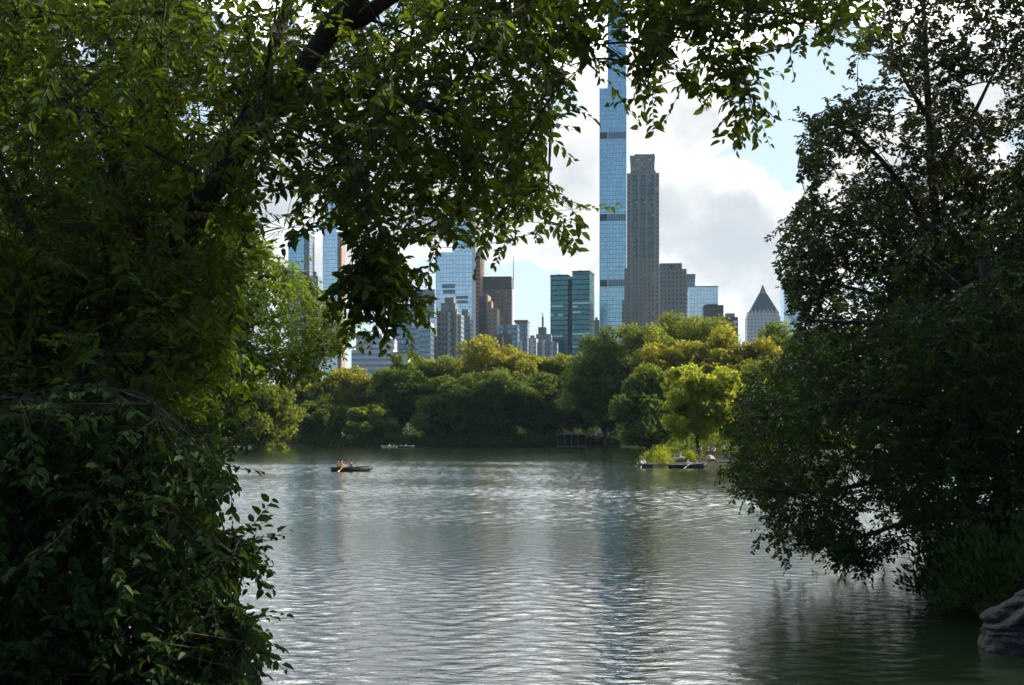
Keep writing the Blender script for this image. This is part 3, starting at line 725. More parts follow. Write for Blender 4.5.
# ---------------------------------------------------------------- rowing boats
def rowboat(label, loc, rz, mat, rim, L=4.6, B=1.3, group='rowing boats on the lake'):
    root = empty('rowing_boat', loc, label, 'rowing boat', group, rz)
    n = 15; prof = []
    for i in range(n):
        u = i / (n - 1); x = (u - .5) * L                       # bow at +X
        bw = B / 2 * (1 - max(0, (u - .45) / .55) ** 2.2) * (1 - .38 * max(0, (.4 - u) / .4) ** 1.8)
        bw = max(bw, .02); sheer = .36 + .24 * u ** 3 + .05 * (1 - u) ** 2
        keel = -.14 + .30 * max(0, (u - .75) / .25) ** 2.2
        prof.append((x + (.10 * (u > .99)), bw, sheer, keel))
    V = []; m = 9
    for x, bw, sh_, ke in prof:
        for j in range(m):
            a = (j / (m - 1) - .5) * math.pi; sx = math.sin(a); cx = math.cos(a)
            V.append((x, bw * math.copysign(abs(sx) ** .75, sx), sh_ - (sh_ - ke) * cx ** .6))
    nn = len(V)
    for x, bw, sh_, ke in prof:
        for j in range(m):
            a = (j / (m - 1) - .5) * math.pi; sx = math.sin(a); cx = math.cos(a)
            b2 = max(bw - .035, .008)
            V.append((x * .985, b2 * math.copysign(abs(sx) ** .75, sx), sh_ - max(sh_ - ke - .05, .02) * cx ** .6))
    Q = []
    for i in range(n - 1):
        for j in range(m - 1):
            a = i * m + j; Q.append((a, a + 1, a + m + 1, a + m)); Q.append((nn + a, nn + a + m, nn + a + m + 1, nn + a + 1))
        for j in (0, m - 1):
            a = i * m + j; Q.append((a, a + m, nn + a + m, nn + a))
    T = []
    for e in (0, n - 1):
        for j in range(m - 1):
            a = e * m + j; Q.append((a, a + 1, nn + a + 1, nn + a))
    link('hull', np_mesh('hull', V, Q, smooth=True), mat, root)
    tr = prof[0]   # transom
    tv = [(tr[0] + .01, V[j][1], V[j][2]) for j in range(m)]
    tv2 = [(tr[0] + .06, a[1], a[2]) for a in tv]
    bm = bmesh.new(); vs = [bm.verts.new(v) for v in tv]; v2 = [bm.verts.new(v) for v in tv2]
    bm.faces.new(vs); bm.faces.new(v2[::-1])
    for j in range(m):
        bm.faces.new((vs[j], v2[j], v2[(j + 1) % m], vs[(j + 1) % m]))
    link('transom', bm_mesh('transom', bm), mat, root)
    for sgn in (-1, 1):
        path = np.array([[p[0], sgn * (p[1] + .012), p[2] + .01] for p in prof])
        v, q = tube(path, .028, 6); link('gunwale', np_mesh('gunwale', v, q, smooth=True), rim, root)
    for u in (.2, .5, .76):
        i = int(u * (n - 1)); bw = prof[i][1] - .04
        link('thwart', box_me('thwart', prof[i][0] - .13, prof[i][0] + .13, -bw, bw, .14, .18), rim, root)
    return root

OAR = simple('oar_wood', (.45, .33, .2), .6, .2, 4)
def oar(label, a, b):
    a, b = Vector(a), Vector(b); d = (b - a); L = d.length
    root = empty('oar', a, label, 'oar', 'oars of the rowing boats')
    root.rotation_mode = 'QUATERNION'; root.rotation_quaternion = d.to_track_quat('X', 'Z')
    v, q = tube(np.array([[0, 0, 0], [L * .4, 0, 0], [L - .5, 0, 0]]), [.024, .027, .02], 7); link('shaft', np_mesh('shaft', v, q, smooth=True), OAR, root)
    bm = bmesh.new(); bx(bm, L - .52, L, -.085, .085, -.012, .012); link('blade', bm_mesh('blade', bm), OAR, root)

green_hull = simple('green_black_hull', (.010, .016, .012), .6, .2, 3)
navy_hull = simple('navy_hull', (.008, .013, .028), .6, .2, 3)
pale_hull = simple('pale_hull', (.55, .55, .53), .45, .1, 3)
rim_d = simple('dark_rim', (.06, .06, .045), .6, .2, 3)
rim_p = simple('pale_rim', (.45, .42, .36), .6, .2, 3)
jeans = cloth((.05, .06, .10)); khaki = cloth((.30, .22, .15)); black = cloth((.02, .02, .025))

def in_boat(b, lx, ly, lz):
    r = b.rotation_euler.z; return Vector((b.location.x + lx * math.cos(r) - ly * math.sin(r), b.location.y + lx * math.sin(r) + ly * math.cos(r), b.location.z + lz))

# the boat out on the open water: bow to the right, slightly away
p = P(351.5, 471, 149); R1 = math.radians(18)
b1 = rowboat('dark green rowing boat with three people out on open water', (p.x, p.y, .0), R1, green_hull, rim_d, 4.3, 1.3)
tb = -4.3 / 2
person('person in a rust red top seated at the stern of the open water boat', in_boat(b1, tb + .75, .27, .30), R1, 'sit', 'tan', cloth((.35, .10, .06)), khaki, 'dark', .15, 'people in the open water boat', s=1.06)
person('person in a coral top seated nearer the rower in the open water boat', in_boat(b1, tb + 1.02, -.25, .30), R1, 'sit', 'tan', cloth((.62, .28, .20)), khaki, 'brown', .25, 'people in the open water boat', s=1.14)
person('rower in a purple top pulling the oars of the open water boat', in_boat(b1, tb + 2.15, 0, .28), R1 + math.pi, 'sit', 'fair', cloth((.16, .10, .24)), jeans, 'dark', 1.0, 'people in the open water boat', s=1.2)
h0 = in_boat(b1, tb + 1.45, -.22, .66); h1 = in_boat(b1, tb + 1.45, .22, .66)
oar('near oar of the open water boat, blade trailing at its stern', h0, in_boat(b1, tb + .35, -1.75, -.02))
oar('far oar of the open water boat, behind the rower', h1, in_boat(b1, tb + .7, 1.85, .02))

# the boat at the point with two people
p = P(681, 466.5, 169); R2 = math.radians(-8)
b2 = rowboat('dark rowing boat with pale rim and two people beside the rocky point', (p.x, 163.2, .0), R2, navy_hull, rim_p, 4.2, 1.3)
person('rower in a lavender top in the boat beside the point', in_boat(b2, .05, 0, .19), R2, 'sit', 'fair', cloth((.42, .36, .55)), jeans, 'dark', .9, 'people in the boat beside the point', s=1.1)
person('person in a pink top facing the rower in the boat beside the point', in_boat(b2, 1.15, 0, .19), R2 + math.pi, 'sit', 'fair', cloth((.62, .30, .30)), khaki, 'brown', .2, 'people in the boat beside the point', s=1.05)
oar('near oar of the boat beside the point, blade dipped in the water', in_boat(b2, .6, -.2, .62), in_boat(b2, -.35, -1.75, -.02))
oar('far oar of the boat beside the point', in_boat(b2, .6, .2, .62), in_boat(b2, -.3, 1.6, .05))

# boat seen from its end, left of the bush
p = P(641, 464, 170); R3 = math.radians(102)
b3 = rowboat('navy rowing boat seen end on, left of the bright bush at the point', (p.x, 166.0, .0), R3, navy_hull, rim_d, 4.4, 1.35)
person('person in a pale blue white shirt seated in the navy boat', in_boat(b3, .2, .1, .19), R3 + math.pi, 'sit', 'fair', cloth((.70, .76, .80)), jeans, 'dark', .6, 'people in the navy boat', s=1.1)
person('person in an orange top seated in the navy boat beside the bush', in_boat(b3, 1.0, -.25, .19), R3, 'sit', 'tan', cloth((.62, .26, .08)), khaki, 'brown', .3, 'people in the navy boat', s=1.12)
oar('pale oar propped at the near end of the navy boat', in_boat(b3, -.5, .2, .6), in_boat(b3, -2.2, 1.1, -.02))

# two boats far off by the dark ball shaped tree
for px, lab, hull, who, top, rz in ((390, 'pale rowing boat far off, the left of two at the far shore', pale_hull, 'person in white rowing the pale boat far off', (.75, .75, .75), 1),
                                (407, 'darker rowing boat far off, the right of two at the far shore', green_hull, 'person in a grey top in the darker boat far off', (.4, .42, .45), -1)):
    p = P(px, 446, 395); bb = rowboat(lab, (p.x, 392, 0), math.radians(170 if rz > 0 else 12), hull, rim_p, 4.4, 1.3)
    person(who, in_boat(bb, 0, 0, .19), bb.rotation_euler.z + math.pi, 'sit', 'fair', cloth(top), jeans, 'dark', .8, 'people in the far off boats', s=1.1)
    person('passenger in the ' + ('pale' if rz > 0 else 'darker') + ' boat far off, facing its rower', in_boat(bb, -1.4, 0, .19), bb.rotation_euler.z, 'sit', 'tan', cloth((.55, .2, .18) if rz > 0 else (.1, .12, .2)), khaki, 'brown', .2, 'people in the far off boats', s=1.08)
p = P(279, 446, 420); rowboat('small white boat moored at the left end of the far shore', (p.x, 408, 0), math.radians(15), pale_hull, rim_p, 4.0, 1.3)

# people on the point
def on_land(px, y): x = (px - CX) / F * y; return Vector((x, y, gz1(x, y)))
person('standing person in a tan top on the rocky point', on_land(701, 178), math.radians(200), 'stand', 'tan', cloth((.50, .38, .28)), khaki, 'brown', .6, 'people on the rocky point')
person('standing person in dark clothes on the rocky point, left of the tan one', on_land(692, 179), math.radians(-60), 'stand', 'fair', cloth((.10, .09, .12)), black, 'dark', .1, 'people on the rocky point', s=1.03)
person('standing person in white at the right of the rocky point', on_land(714, 174), math.radians(230), 'stand', 'fair', cloth((.72, .72, .74)), jeans, 'dark', .3, 'people on the rocky point', s=.98)
q = on_land(737, 174)
person('person in a pale shirt sitting on the rounded grey rock', Vector((q.x, 171.3, 1.42)), math.radians(240), 'sit', 'fair', cloth((.62, .62, .66)), khaki, 'brown', .2, 'people on the rocky point')

q = on_land(679, 173.5)
person('person in a grey top sitting on the flat pale slab', Vector((q.x, 173.2, 1.18)), math.radians(250), 'sit', 'tan', cloth((.30, .30, .33)), khaki, 'dark', .3, 'people on the rocky point')
person('standing person in a brick red top behind the tan rock', on_land(708, 179), math.radians(215), 'stand', 'fair', cloth((.42, .14, .10)), jeans, 'brown', .4, 'people on the rocky point', s=.97)
person('standing person in a light blue top between the tan rock and the pale rounded rock', on_land(724, 176), math.radians(180), 'stand', 'tan', cloth((.40, .50, .62)), black, 'dark', .2, 'people on the rocky point')

# ---------------------------------------------------------------- skyline
def facade(name, glass, frame, fh=4.0, pw=3.0, gw=.86, gh=.82, metal=.0, rough=.12, frough=.7, var=.35, lit=None, spec=.5, groff=0.0):
    """wall of panes: glass inside frames, on the walls' own metres"""
    m, t = new_mat(name)
    co = t.n('ShaderNodeTexCoord').outputs['Object']; s = t.n('ShaderNodeSeparateXYZ', {0: co})
    u = t.math('DIVIDE', t.math('ADD', s.outputs[0], s.outputs[1]), pw); v = t.math('DIVIDE', s.outputs[2], fh)
    fu = t.math('FRACT', t.math('ADD', u, 500.0)); fv = t.math('FRACT', t.math('ADD', v, 500.0))
    mk = t.math('MULTIPLY', t.math('LESS_THAN', t.math('ABSOLUTE', t.math('SUBTRACT', fu, .5)), gw / 2), t.math('LESS_THAN', t.math('ABSOLUTE', t.math('SUBTRACT', fv, .5)), gh / 2))
    cell = t.n('ShaderNodeCombineXYZ', {0: t.math('FLOOR', u), 1: t.math('FLOOR', v), 2: 0.0}).outputs[0]
    wn = t.n('ShaderNodeTexWhiteNoise', {0: cell}, noise_dimensions='3D').outputs[0]
    big = t.noise(co, .03, 3)
    g = t.mix(t.math('ADD', t.math('MULTIPLY', wn, var), t.math('MULTIPLY', big, .25)), c4(glass), c4(tuple(x * .45 for x in glass)))
    if lit is not None:
        g = t.mix(t.math('GREATER_THAN', wn, .93), g, c4(lit))
    nz = t.noise(co, .15, 4)
    fr = t.mix(nz, c4(tuple(x * .8 for x in frame)), c4(tuple(x * 1.15 for x in frame)))
    bg = t.n('ShaderNodeBsdfPrincipled', {'Base Color': g, 'Roughness': rough, 'Metallic': metal, 'Specular IOR Level': spec})
    bf = t.n('ShaderNodeBsdfPrincipled', {'Base Color': fr, 'Roughness': frough})
    t.n('ShaderNodeOutputMaterial', {0: t.n('ShaderNodeMixShader', {0: mk, 1: bf.outputs[0], 2: bg.outputs[0]}).outputs[0]})
    return m

FA = {
 'blue':   facade('blue_curtain_wall', (.30, .52, .70), (.30, .45, .58), 4.2, 3.0, .88, .84, .75, .12, .3, .3),
 'paleb':  facade('pale_blue_curtain_wall', (.50, .66, .84), (.55, .66, .78), 4.2, 3.2, .9, .86, .75, .10, .3, .3),
 'teal':   facade('teal_dark_curtain_wall', (.05, .21, .25), (.012, .045, .06), 4.4, 3.6, .84, .74, .5, .15, .5, .4),
 'greyb':  facade('grey_blue_windows', (.14, .22, .30), (.17, .21, .25), 4.0, 3.2, .6, .55, .4, .2, .7, .5),
 'steel':  facade('steel_blue_windows', (.20, .32, .44), (.10, .15, .20), 4.2, 3.0, .8, .7, .6, .2, .5, .4),
 'lime':   facade('limestone_windows', (.13, .165, .18), (.25, .228, .21), 4.0, 3.8, .46, .52, .35, .25, .85, .6, (.42, .46, .48)),
 'brick':  facade('brown_brick_windows', (.07, .07, .08), (.24, .155, .13), 3.8, 4.2, .40, .5, .2, .3, .9, .5, (.32, .28, .25)),
 'dkbr':   facade('dark_brown_windows', (.06, .05, .05), (.10, .085, .085), 3.8, 3.6, .5, .5, .2, .3, .85, .5),
 'taupe':  facade('taupe_grid_windows', (.07, .09, .10), (.22, .212, .21), 3.8, 3.4, .45, .5, .3, .3, .85, .5),
 'prewar': facade('prewar_stone_windows', (.11, .14, .15), (.20, .205, .20), 5.6, 5.6, .48, .46, .2, .3, .85, .7, (.5, .52, .5)),
 'pale':   facade('pale_stone_windows', (.20, .25, .30), (.46, .47, .48), 4.0, 4.0, .45, .45, .2, .3, .85, .6),
 'white':  facade('white_band_windows', (.22, .30, .38), (.50, .53, .56), 4.4, 60.0, 1.0, .5, .3, .25, .7, .4),
 'tan':    facade('tan_brick_windows', (.10, .09, .09), (.32, .21, .16), 3.8, 4.4, .36, .46, .2, .3, .9, .5),
}
STONE = simple('grey_stone', (.16, .15, .14), .85, .2, .1)
DARKM = simple('dark_metal', (.03, .035, .04), .6, .2, .3)
BANDM = facade('louvre_band', (.07, .11, .15), (.20, .30, .40), 30, 2.4, .5, 1.0, .2, .4, .5, .3)
WHITEM = simple('white_panel_sunlit_edge', (.72, .70, .68), .5, .08, .05)  # balcony panels; the white also stands for sunlight on two tower edges
BRICKS = facade('brick_side', (.10, .07, .06), (.34, .20, .14), 4.2, 60, 1.0, .4, .1, .4, .85, .2)
COPPER = simple('green_grey_copper_roof', (.045, .085, .085), .6, .2, .12)
TIP = simple('amber_glass_tip', (.22, .17, .14), .35, .2, .3)
PIER = simple('limestone_pier', (.27, .25, .23), .85, .2, .1)

def building(name, label, Y, xc, rot, parts, cat='building', group=None):
    """parts: (name, x0, x1, ytop, ybot or None, y offset, depth, material) in picture units at distance Y"""
    s = Y / F; root = empty(name, ((xc - CX) * s, Y, 2.0), label, cat, group, math.radians(-rot)); k = 1 / math.cos(math.radians(rot))
    for pn, x0, x1, yt, yb, off, dep, mt in parts:
        z1 = EYE + (HY - yt) * s - 2.0; z0 = -1.0 if yb is None else EYE + (HY - yb) * s - 2.0
        link(pn, box_me(pn, (x0 - xc) * s * k, (x1 - xc) * s * k, off, off + dep, z0, z1), mt, root)
    return root, s * k
GB = 'towers of the skyline'

# slender blue skyscraper
r, s = building('skyscraper', 'slender blue glass skyscraper, the tallest of the skyline', 1420, 613, 6, [
    ('shaft', 600, 626, 88, None, 0, 34, FA['blue']), ('upper_shaft', 607.5, 626, 8, 88, 1, 30, FA['blue']),
    ('top_tier', 609, 622, -22, 8, 4, 22, FA['blue'])], group=GB)
for yb in (137, 218.5, 284):
    z = EYE + (HY - yb) * s - 2.0
    link('louvre_band', box_me('louvre_band', -5.2 * s, 13.2 * s, -.5, 5, z - 3.2, z + 3.2), BANDM, r)
    link('dark_panel', box_me('dark_panel', -13.2 * s, -5.4 * s, -.5, 5, z - 3.2, z + 3.2), DARKM, r)
for xx in (-5.3, -13.2, 13.1): 
    link('fin', box_me('fin', (xx - .25) * s, (xx + .25) * s, -1.2, 0, -1, EYE + (HY - 90) * s), simple('steel_fin', (.45, .55, .65), .3, .1, .1, .6), r)

# limestone tower
r, s = building('limestone_tower', 'tall grey limestone tower with stepped shoulders, right of the blue skyscraper', 1330, 643, 5, [
    ('shaft', 627, 659, 173, None, 0, 34, FA['lime']), ('crown', 630.5, 654.5, 156, 173, 3, 24, FA['lime']), ('cornice', 630, 655, 154.8, 157, 2.5, 25, PIER),
    ('lower_wing', 622, 664, 300, None, 1.5, 36, FA['lime']), ('middle_wing', 624.5, 661, 268, 300, 1.0, 35, FA['lime'])], group=GB)
for xx in (-11.5, -4.2, 3.4, 11.6):
    link('pier', box_me('pier', (xx - .9) * s, (xx + .9) * s, -1.6, 0, 2, EYE + (HY - 174) * s), PIER, r)
for xx in (-8, 0, 7.6):
    for yy in range(178, 262, 7):
        z = EYE + (HY - yy) * s - 2
        link('bay_window', box_me('bay_window', (xx - 1.9) * s, (xx + 1.9) * s, -.9, 0, z - 2.2, z + 2.0), FA['teal'], r)
rig = empty('roof_crane', (r.location.x + 2, 1340, EYE + (HY - 154.8) / F * 1330), 'low crane arm on the roof of the limestone tower', 'crane')
link('boom', box_me('boom', -9, 8, -.6, .6, 1.4, 2.4), DARKM, rig); link('mast', box_me('mast', 4.4, 6.2, -.8, .8, 0, 1.4), DARKM, rig)
link('counterweight', box_me('counterweight', 8, 9.6, -1, 1, .6, 2.8), DARKM, rig)

building('taupe_tower', 'plain brown grey tower with one stepped corner, right of the limestone tower', 1250, 675, 4, [
    ('shaft', 660, 686.5, 269, None, 0, 32, FA['taupe']), ('upper_storeys', 660, 682, 263, 269, 1, 26, FA['taupe']), ('louvre', 669, 674, 265, 268, .6, 3, DARKM)], group=GB)
building('grey_tower', 'narrow grey tower end peeping out behind the brown grey tower', 1500, 690, 4, [('shaft', 684, 695, 275, None, 0, 30, FA['greyb']), ('roof_band', 684, 695.3, 274, 279, -.6, 20, STONE)], group=GB)
building('glass_block', 'broad pale blue glass block right of the brown grey tower', 1450, 704, 4, [('shaft', 689, 718, 287, None, 0, 40, FA['paleb']), ('parapet', 688.7, 718.3, 286, 287, -.4, 40.8, FA['steel'])], group=GB)
building('dark_block', 'dark brown block in front of the broad glass block', 1150, 714, 4, [('shaft', 704, 723.5, 305, None, 0, 22, FA['dkbr']), ('penthouse', 707, 718, 303.5, 305, 4, 10, STONE)], group=GB)
building('small_block', 'small dark block with white window bands beside the dark brown block', 1160, 731, 4, [('shaft', 723, 738, 317, None, 0, 20, FA['dkbr']), ('penthouse', 726, 735, 313, 317, 2, 12, FA['greyb']),
    ('balcony', 722.6, 727, 321, 323, -.6, .6, WHITEM), ('balcony', 733, 738.2, 321, 323, -.6, .6, WHITEM), ('balcony', 733, 738.2, 326, 328, -.6, .6, WHITEM)], group=GB)

# pyramid roofed tower
Y = 1650; s_ = Y / F
r, s = building('pyramid_tower', 'pale stone tower with a green grey pyramid roof', Y, 764, 5, [('shaft', 747.5, 780, 316, None, 0, 36, FA['pale']), ('cornice', 748.5, 779, 311.5, 316, 1.5, 33, FA['pale'])], group=GB)
def pyr(name, z0, z1, w0, w1, cy, mt):
    bm = bmesh.new(); a = [bm.verts.new((sx * w0, cy + sy * w0, z0)) for sx, sy in ((-1,-1),(1,-1),(1,1),(-1,1))]; b = [bm.verts.new((sx * w1, cy + sy * w1, z1)) for sx, sy in ((-1,-1),(1,-1),(1,1),(-1,1))]
    bm.faces.new(a[::-1]); bm.faces.new(b)
    for i in range(4): bm.faces.new((a[i], a[(i+1)%4], b[(i+1)%4], b[i]))
    link(name, bm_mesh(name, bm), mt, r)
zz = lambda yy: EYE + (HY - yy) * s_ - 2
pyr('roof', zz(311.5), zz(292.5), 14.2 * s, 3.9 * s, 18, COPPER)
pyr('roof_lantern', zz(292.5), zz(283), 3.6 * s, .2 * s, 18, TIP)
for k in range(7):
    xx = -12 + k * 4
    link('dormer', box_me('dormer', (xx - .7) * s, (xx + .7) * s, 1.2, 6, zz(313), zz(309.5)), FA['pale'], r)
building('pale_tower', 'pale bluish glass tower half hidden by the oak beside the pyramid roof', 1700, 792, 4, [('shaft', 784, 802, 281, None, 0, 36, FA['paleb']), ('roof_band', 783.8, 802.3, 279.5, 282, -.4, 36.6, STONE)], group=GB)

# twin teal towers
r, s = building('twin_tower', 'dark teal glass twin towers with pale floor bands', 1250, 572, 12, [
    ('left_shaft', 550.5, 568, 275, None, 0, 26, FA['teal']), ('right_shaft', 573, 590, 272, None, -4, 28, FA['teal']), ('link_block', 567.5, 573.5, 278, None, 3, 18, DARKM),
    ('left_roof_box', 556, 559, 273.2, 275, 6, 6, DARKM), ('right_roof_box', 577, 581, 270, 272, 4, 6, DARKM), ('parapet', 550.2, 568.3, 274.4, 276, -.4, 26.8, DARKM), ('parapet', 572.7, 590.3, 271.4, 273, -4.4, 28.8, DARKM)], group=GB)
BAND = simple('pale_floor_band', (.50, .68, .66), .4, .1, .1)  # one pale even colour for the thin floor lines
for x0, x1, yy, off in ((551, 563, 305.8, 0), (551, 554, 314.8, 0), (558, 563, 314.8, 0), (554, 563, 336, 0), (573.2, 589.8, 303.8, -4), (573.2, 578, 307, -4), (573.2, 581, 312.8, -4), (573.2, 589.8, 334.4, -4), (573.2, 589.8, 347, -4)):
    z = EYE + (HY - yy) * 1250 / F - 2
    link('floor_band', box_me('floor_band', (x0 - 572) * s, (x1 - 572) * s, off - .4, off, z - .75, z + .75), BAND, r)

# glass tower with the brick flank
r, s = building('glass_tower', 'wide pale blue glass tower with a white sunlit edge and brick coloured flank', 1400, 456, 8, [
    ('shaft', 435.5, 472.5, 252, None, 0, 26, FA['paleb']), ('upper_shaft', 453, 472.5, 204, 252, .5, 25, FA['paleb']), ('sunlit_edge', 472.5, 475.3, 214, None, .3, 24, WHITEM),  # sunlight on the right side is put into a white edge strip
    ('brick_flank', 475.3, 479.5, 252, None, 4, 30, BRICKS)], group=GB)
for x0, x1, y0, y1 in ((442, 455, 284, 288), (443, 455, 289.5, 293.5), (456, 468, 296, 299), (457, 468, 300.5, 303.5)):
    link('reflection_patch', box_me('reflection_patch', (x0 - 456) * s, (x1 - 456) * s, -.3, 0, EYE + (HY - y1) * 1400 / F - 2, EYE + (HY - y0) * 1400 / F - 2), FA['greyb'], r)  # mirrored images in the glass, painted as darker window patches
r, s = building('prewar_tower', 'grey stone tower with stepped top and lit windows, in front of the wide glass tower', 1180, 448, 5, [
    ('shaft', 437, 457, 311, None, 0, 24, FA['prewar']), ('upper_setback', 440.5, 455, 303, 311, 2, 18, FA['prewar']), ('top_setback', 444, 453, 297, 303, 4, 12, STONE), ('side_wing', 457, 460.5, 314, None, 3, 22, FA['greyb']),
    ('low_wing', 432.5, 437, 336, None, 2, 20, FA['prewar'])], group=GB)
for xx in (-10.6, 8.6):
    link('pier', box_me('pier', (xx - .5) * s, (xx + .5) * s, -1.2, 0, 0, EYE + (HY - 311) * 1180 / F), STONE, r)
for xx in (-8.2, -5.4, -1.6, 1.2, 5.0):
    for yy in range(314, 358, 5):
        z = EYE + (HY - yy) * 1180 / F - 2
        link('window', box_me('window', (xx - .8) * s, (xx + .8) * s, -.35, 0, z - 1.5, z + 1.2), FA['pale'] if (yy * 7 + int(xx * 10)) % 5 == 0 else DARKM, r)
building('stone_tower', 'dim stone tower with setbacks just right of the stepped prewar tower', 1230, 464, 5, [('shaft', 460, 470, 316, None, 0, 22, FA['greyb']), ('setback', 461.5, 468, 309, 316, 2, 14, FA['greyb']), ('low_wing', 456, 471, 338, None, -1, 20, FA['prewar'])], group=GB)

building('brown_tower', 'broad brown tower with a dark flat top and pale sunlit right edge', 1420, 496, 4, [('shaft', 482, 511, 289, None, 0, 34, FA['brick']), ('dark_top', 481.5, 511.3, 276.5, 289, -.6, 35, FA['dkbr']), ('sunlit_side', 511, 512.2, 288, None, .6, 30, WHITEM)], group=GB)  # the pale strip paints sunlight on the tower's right side
building('slim_tower', 'slim dark brown tower with a tan edge in front of the broad brown tower', 1250, 483, 8, [('shaft', 478.5, 485.5, 296, None, 0, 20, FA['dkbr']), ('tan_edge', 485.5, 487.8, 295, None, .4, 18, FA['tan']), ('roof_box', 482.5, 486, 293.6, 296, 3, 8, STONE)], group=GB)
building('brick_tower', 'reddish brick tower with stepped roof beside the slim dark one', 1240, 492, 5, [('shaft', 488, 497.2, 308, None, 0, 24, FA['tan']), ('upper_storeys', 488, 491.5, 301, 308, 1, 14, FA['tan'])], group=GB)
building('low_slate_block', 'low slate blue block with a pale panel in front of the brown tower', 1120, 508, 5, [('shaft', 497.5, 517.5, 324.5, None, 0, 20, FA['steel']), ('pale_panel', 503, 507, 325, 334, -.5, .5, STONE), ('lower_wing', 495, 512, 335, None, -3, 20, FA['dkbr'])], group=GB)
building('chimney_stack', 'thin tan chimney shaft rising before the low slate blue block', 1100, 502.5, 5, [('shaft', 501.9, 503.3, 337, None, 0, 1.4, FA['tan']), ('cap', 501.6, 503.6, 336.2, 337, -.3, 2, STONE)], cat='chimney')
building('grey_block', 'grey block with glass corner beside the thin mast', 1160, 522, 5, [('shaft', 517, 527.5, 322, None, 0, 22, FA['greyb']), ('crown', 514, 528, 320, 322, -1, 22, STONE), ('pale_wing', 511, 522, 340, None, -3, 18, FA['pale'])], group=GB)
mp = P(513.4, 330, 1480)
r = empty('mast', (mp.x, 1480, 2), 'thin steel antenna mast rising beside the broad brown tower', 'antenna mast')
zt = EYE + (HY - 255) * 1480 / F - 2
v, q = tube(np.array([[0, 0, 0], [0, 0, zt * .6], [0, 0, zt * .8], [0, 0, zt]]), [1.6, 1.2, .6, .25], 6); link('pole', np_mesh('pole', v, q), DARKM, r)
link('collar', box_me('collar', -1.4, 1.4, -1.4, 1.4, zt * .7, zt * .7 + 3), DARKM, r)
building('spire_block', 'low grey stone block with a small spire left of the twin teal towers', 1200, 543, 5, [('shaft', 536, 551, 334, None, 0, 22, FA['greyb']), ('upper_setback', 538, 546, 327, 334, 2, 12, STONE), ('spire', 541.4, 543.2, 316, 327, 5, 2, STONE), ('mast', 542, 542.6, 312, 316, 5.6, .6, DARKM)], group=GB)
building('white_block', 'small white block at the treetops left of the spired grey block', 1130, 532, 5, [('shaft', 528.5, 536.5, 338, None, 0, 18, FA['pale']), ('roof_box', 530, 534, 335, 338, 4, 8, STONE)], group=GB)
building('apartment_block', 'low grey apartment block in front of the spired grey block', 1080, 547, 5, [('shaft', 537, 557, 342, None, 0, 16, FA['greyb']), ('bay', 542, 545, 340, None, -1, 2, FA['pale']), ('bay', 550, 553, 341, None, -1, 2, FA['pale'])], group=GB)
building('narrow_block', 'narrow grey block between the twin teal towers and the blue skyscraper', 1300, 596, 5, [('shaft', 594, 599.5, 320, None, 0, 20, FA['greyb']), ('roof_box', 595, 597.5, 317, 320, 4, 8, STONE)], group=GB)

# bluish cluster left of the glass tower
building('slate_slab', 'flat topped slate grey slab tower left of the wide glass tower', 1480, 424, 5, [('shaft', 410, 434.5, 291, None, 0, 30, FA['greyb']), ('flat_top', 409.7, 434.8, 289.3, 303, -.6, 31, simple('slate_cladding', (.16, .19, .23), .7, .1, .05))], group=GB)
building('teal_block', 'mid height teal glass block partly behind hanging leaves', 1300, 404, 5, [('shaft', 396, 416, 306, None, 0, 26, FA['steel']), ('roof_band', 396, 416.3, 305, 308, -.4, 26.8, STONE)], group=GB)
building('navy_block', 'dark blue grey block low in the bluish cluster', 1180, 404, 5, [('shaft', 395, 418, 327, None, 0, 24, FA['steel']), ('penthouse', 404, 411, 322, 327, 4, 12, FA['greyb'])], group=GB)
building('round_top_block', 'dark gridded block with a pale crown band left of the prewar tower', 1150, 424.5, 5, [('shaft', 418.5, 430.5, 330, None, 0, 20, FA['steel']), ('crown_band', 418.2, 430.8, 322.5, 330, -.4, 20, FA['pale'])], group=GB)
building('blue_slice', 'narrow bright blue glass building left of the prewar tower', 1260, 433, 5, [('shaft', 430, 436, 318, None, 0, 20, FA['paleb']), ('parapet', 429.8, 436.2, 317, 318, -.3, 20.6, STONE)], group=GB)
building('white_slab', 'white banded slab at the treetops below the hanging leaves', 1120, 368, 5, [('shaft', 356, 382, 334, None, 0, 20, FA['white']), ('lower_wing', 352, 394, 350, None, -3, 20, FA['white']), ('roof_box', 360, 368, 331, 334, 4, 8, STONE)], group=GB)
building('pale_block', 'small pale block right of the white banded slab', 1130, 389, 5, [('shaft', 383, 394.5, 340, None, 0, 18, FA['pale']), ('parapet', 382.8, 394.7, 338.8, 340, -.3, 18.6, STONE)], group=GB)
building('low_white_block', 'low white block just above the ball shaped tree', 1090, 400, 5, [('shaft', 393, 408, 353, None, 0, 14, FA['pale']), ('parapet', 392.8, 408.2, 352, 353, -.3, 14.6, STONE)], group=GB)
building('copper_edge_tower', 'slender pale glass tower with a pinkish right edge seen through the leaves', 1500, 332, 8, [('shaft', 322.5, 337.5, 232, None, 0, 18, FA['paleb']), ('pink_edge', 337.5, 341.5, 232, None, .5, 17, FA['tan']), ('upper_shaft', 324, 336, 170, 232, 2, 14, FA['paleb'])], group=GB)
building('blue_tower', 'blue glass tower with a grey flank, leftmost seen through the leaves', 1480, 299, 8, [('shaft', 288, 304, 236, None, 0, 20, FA['blue']), ('grey_flank', 304, 309.5, 236, None, .5, 19, FA['greyb']), ('roof_band', 287.8, 309.7, 234.5, 236.5, -.4, 20.8, STONE)], group=GB)
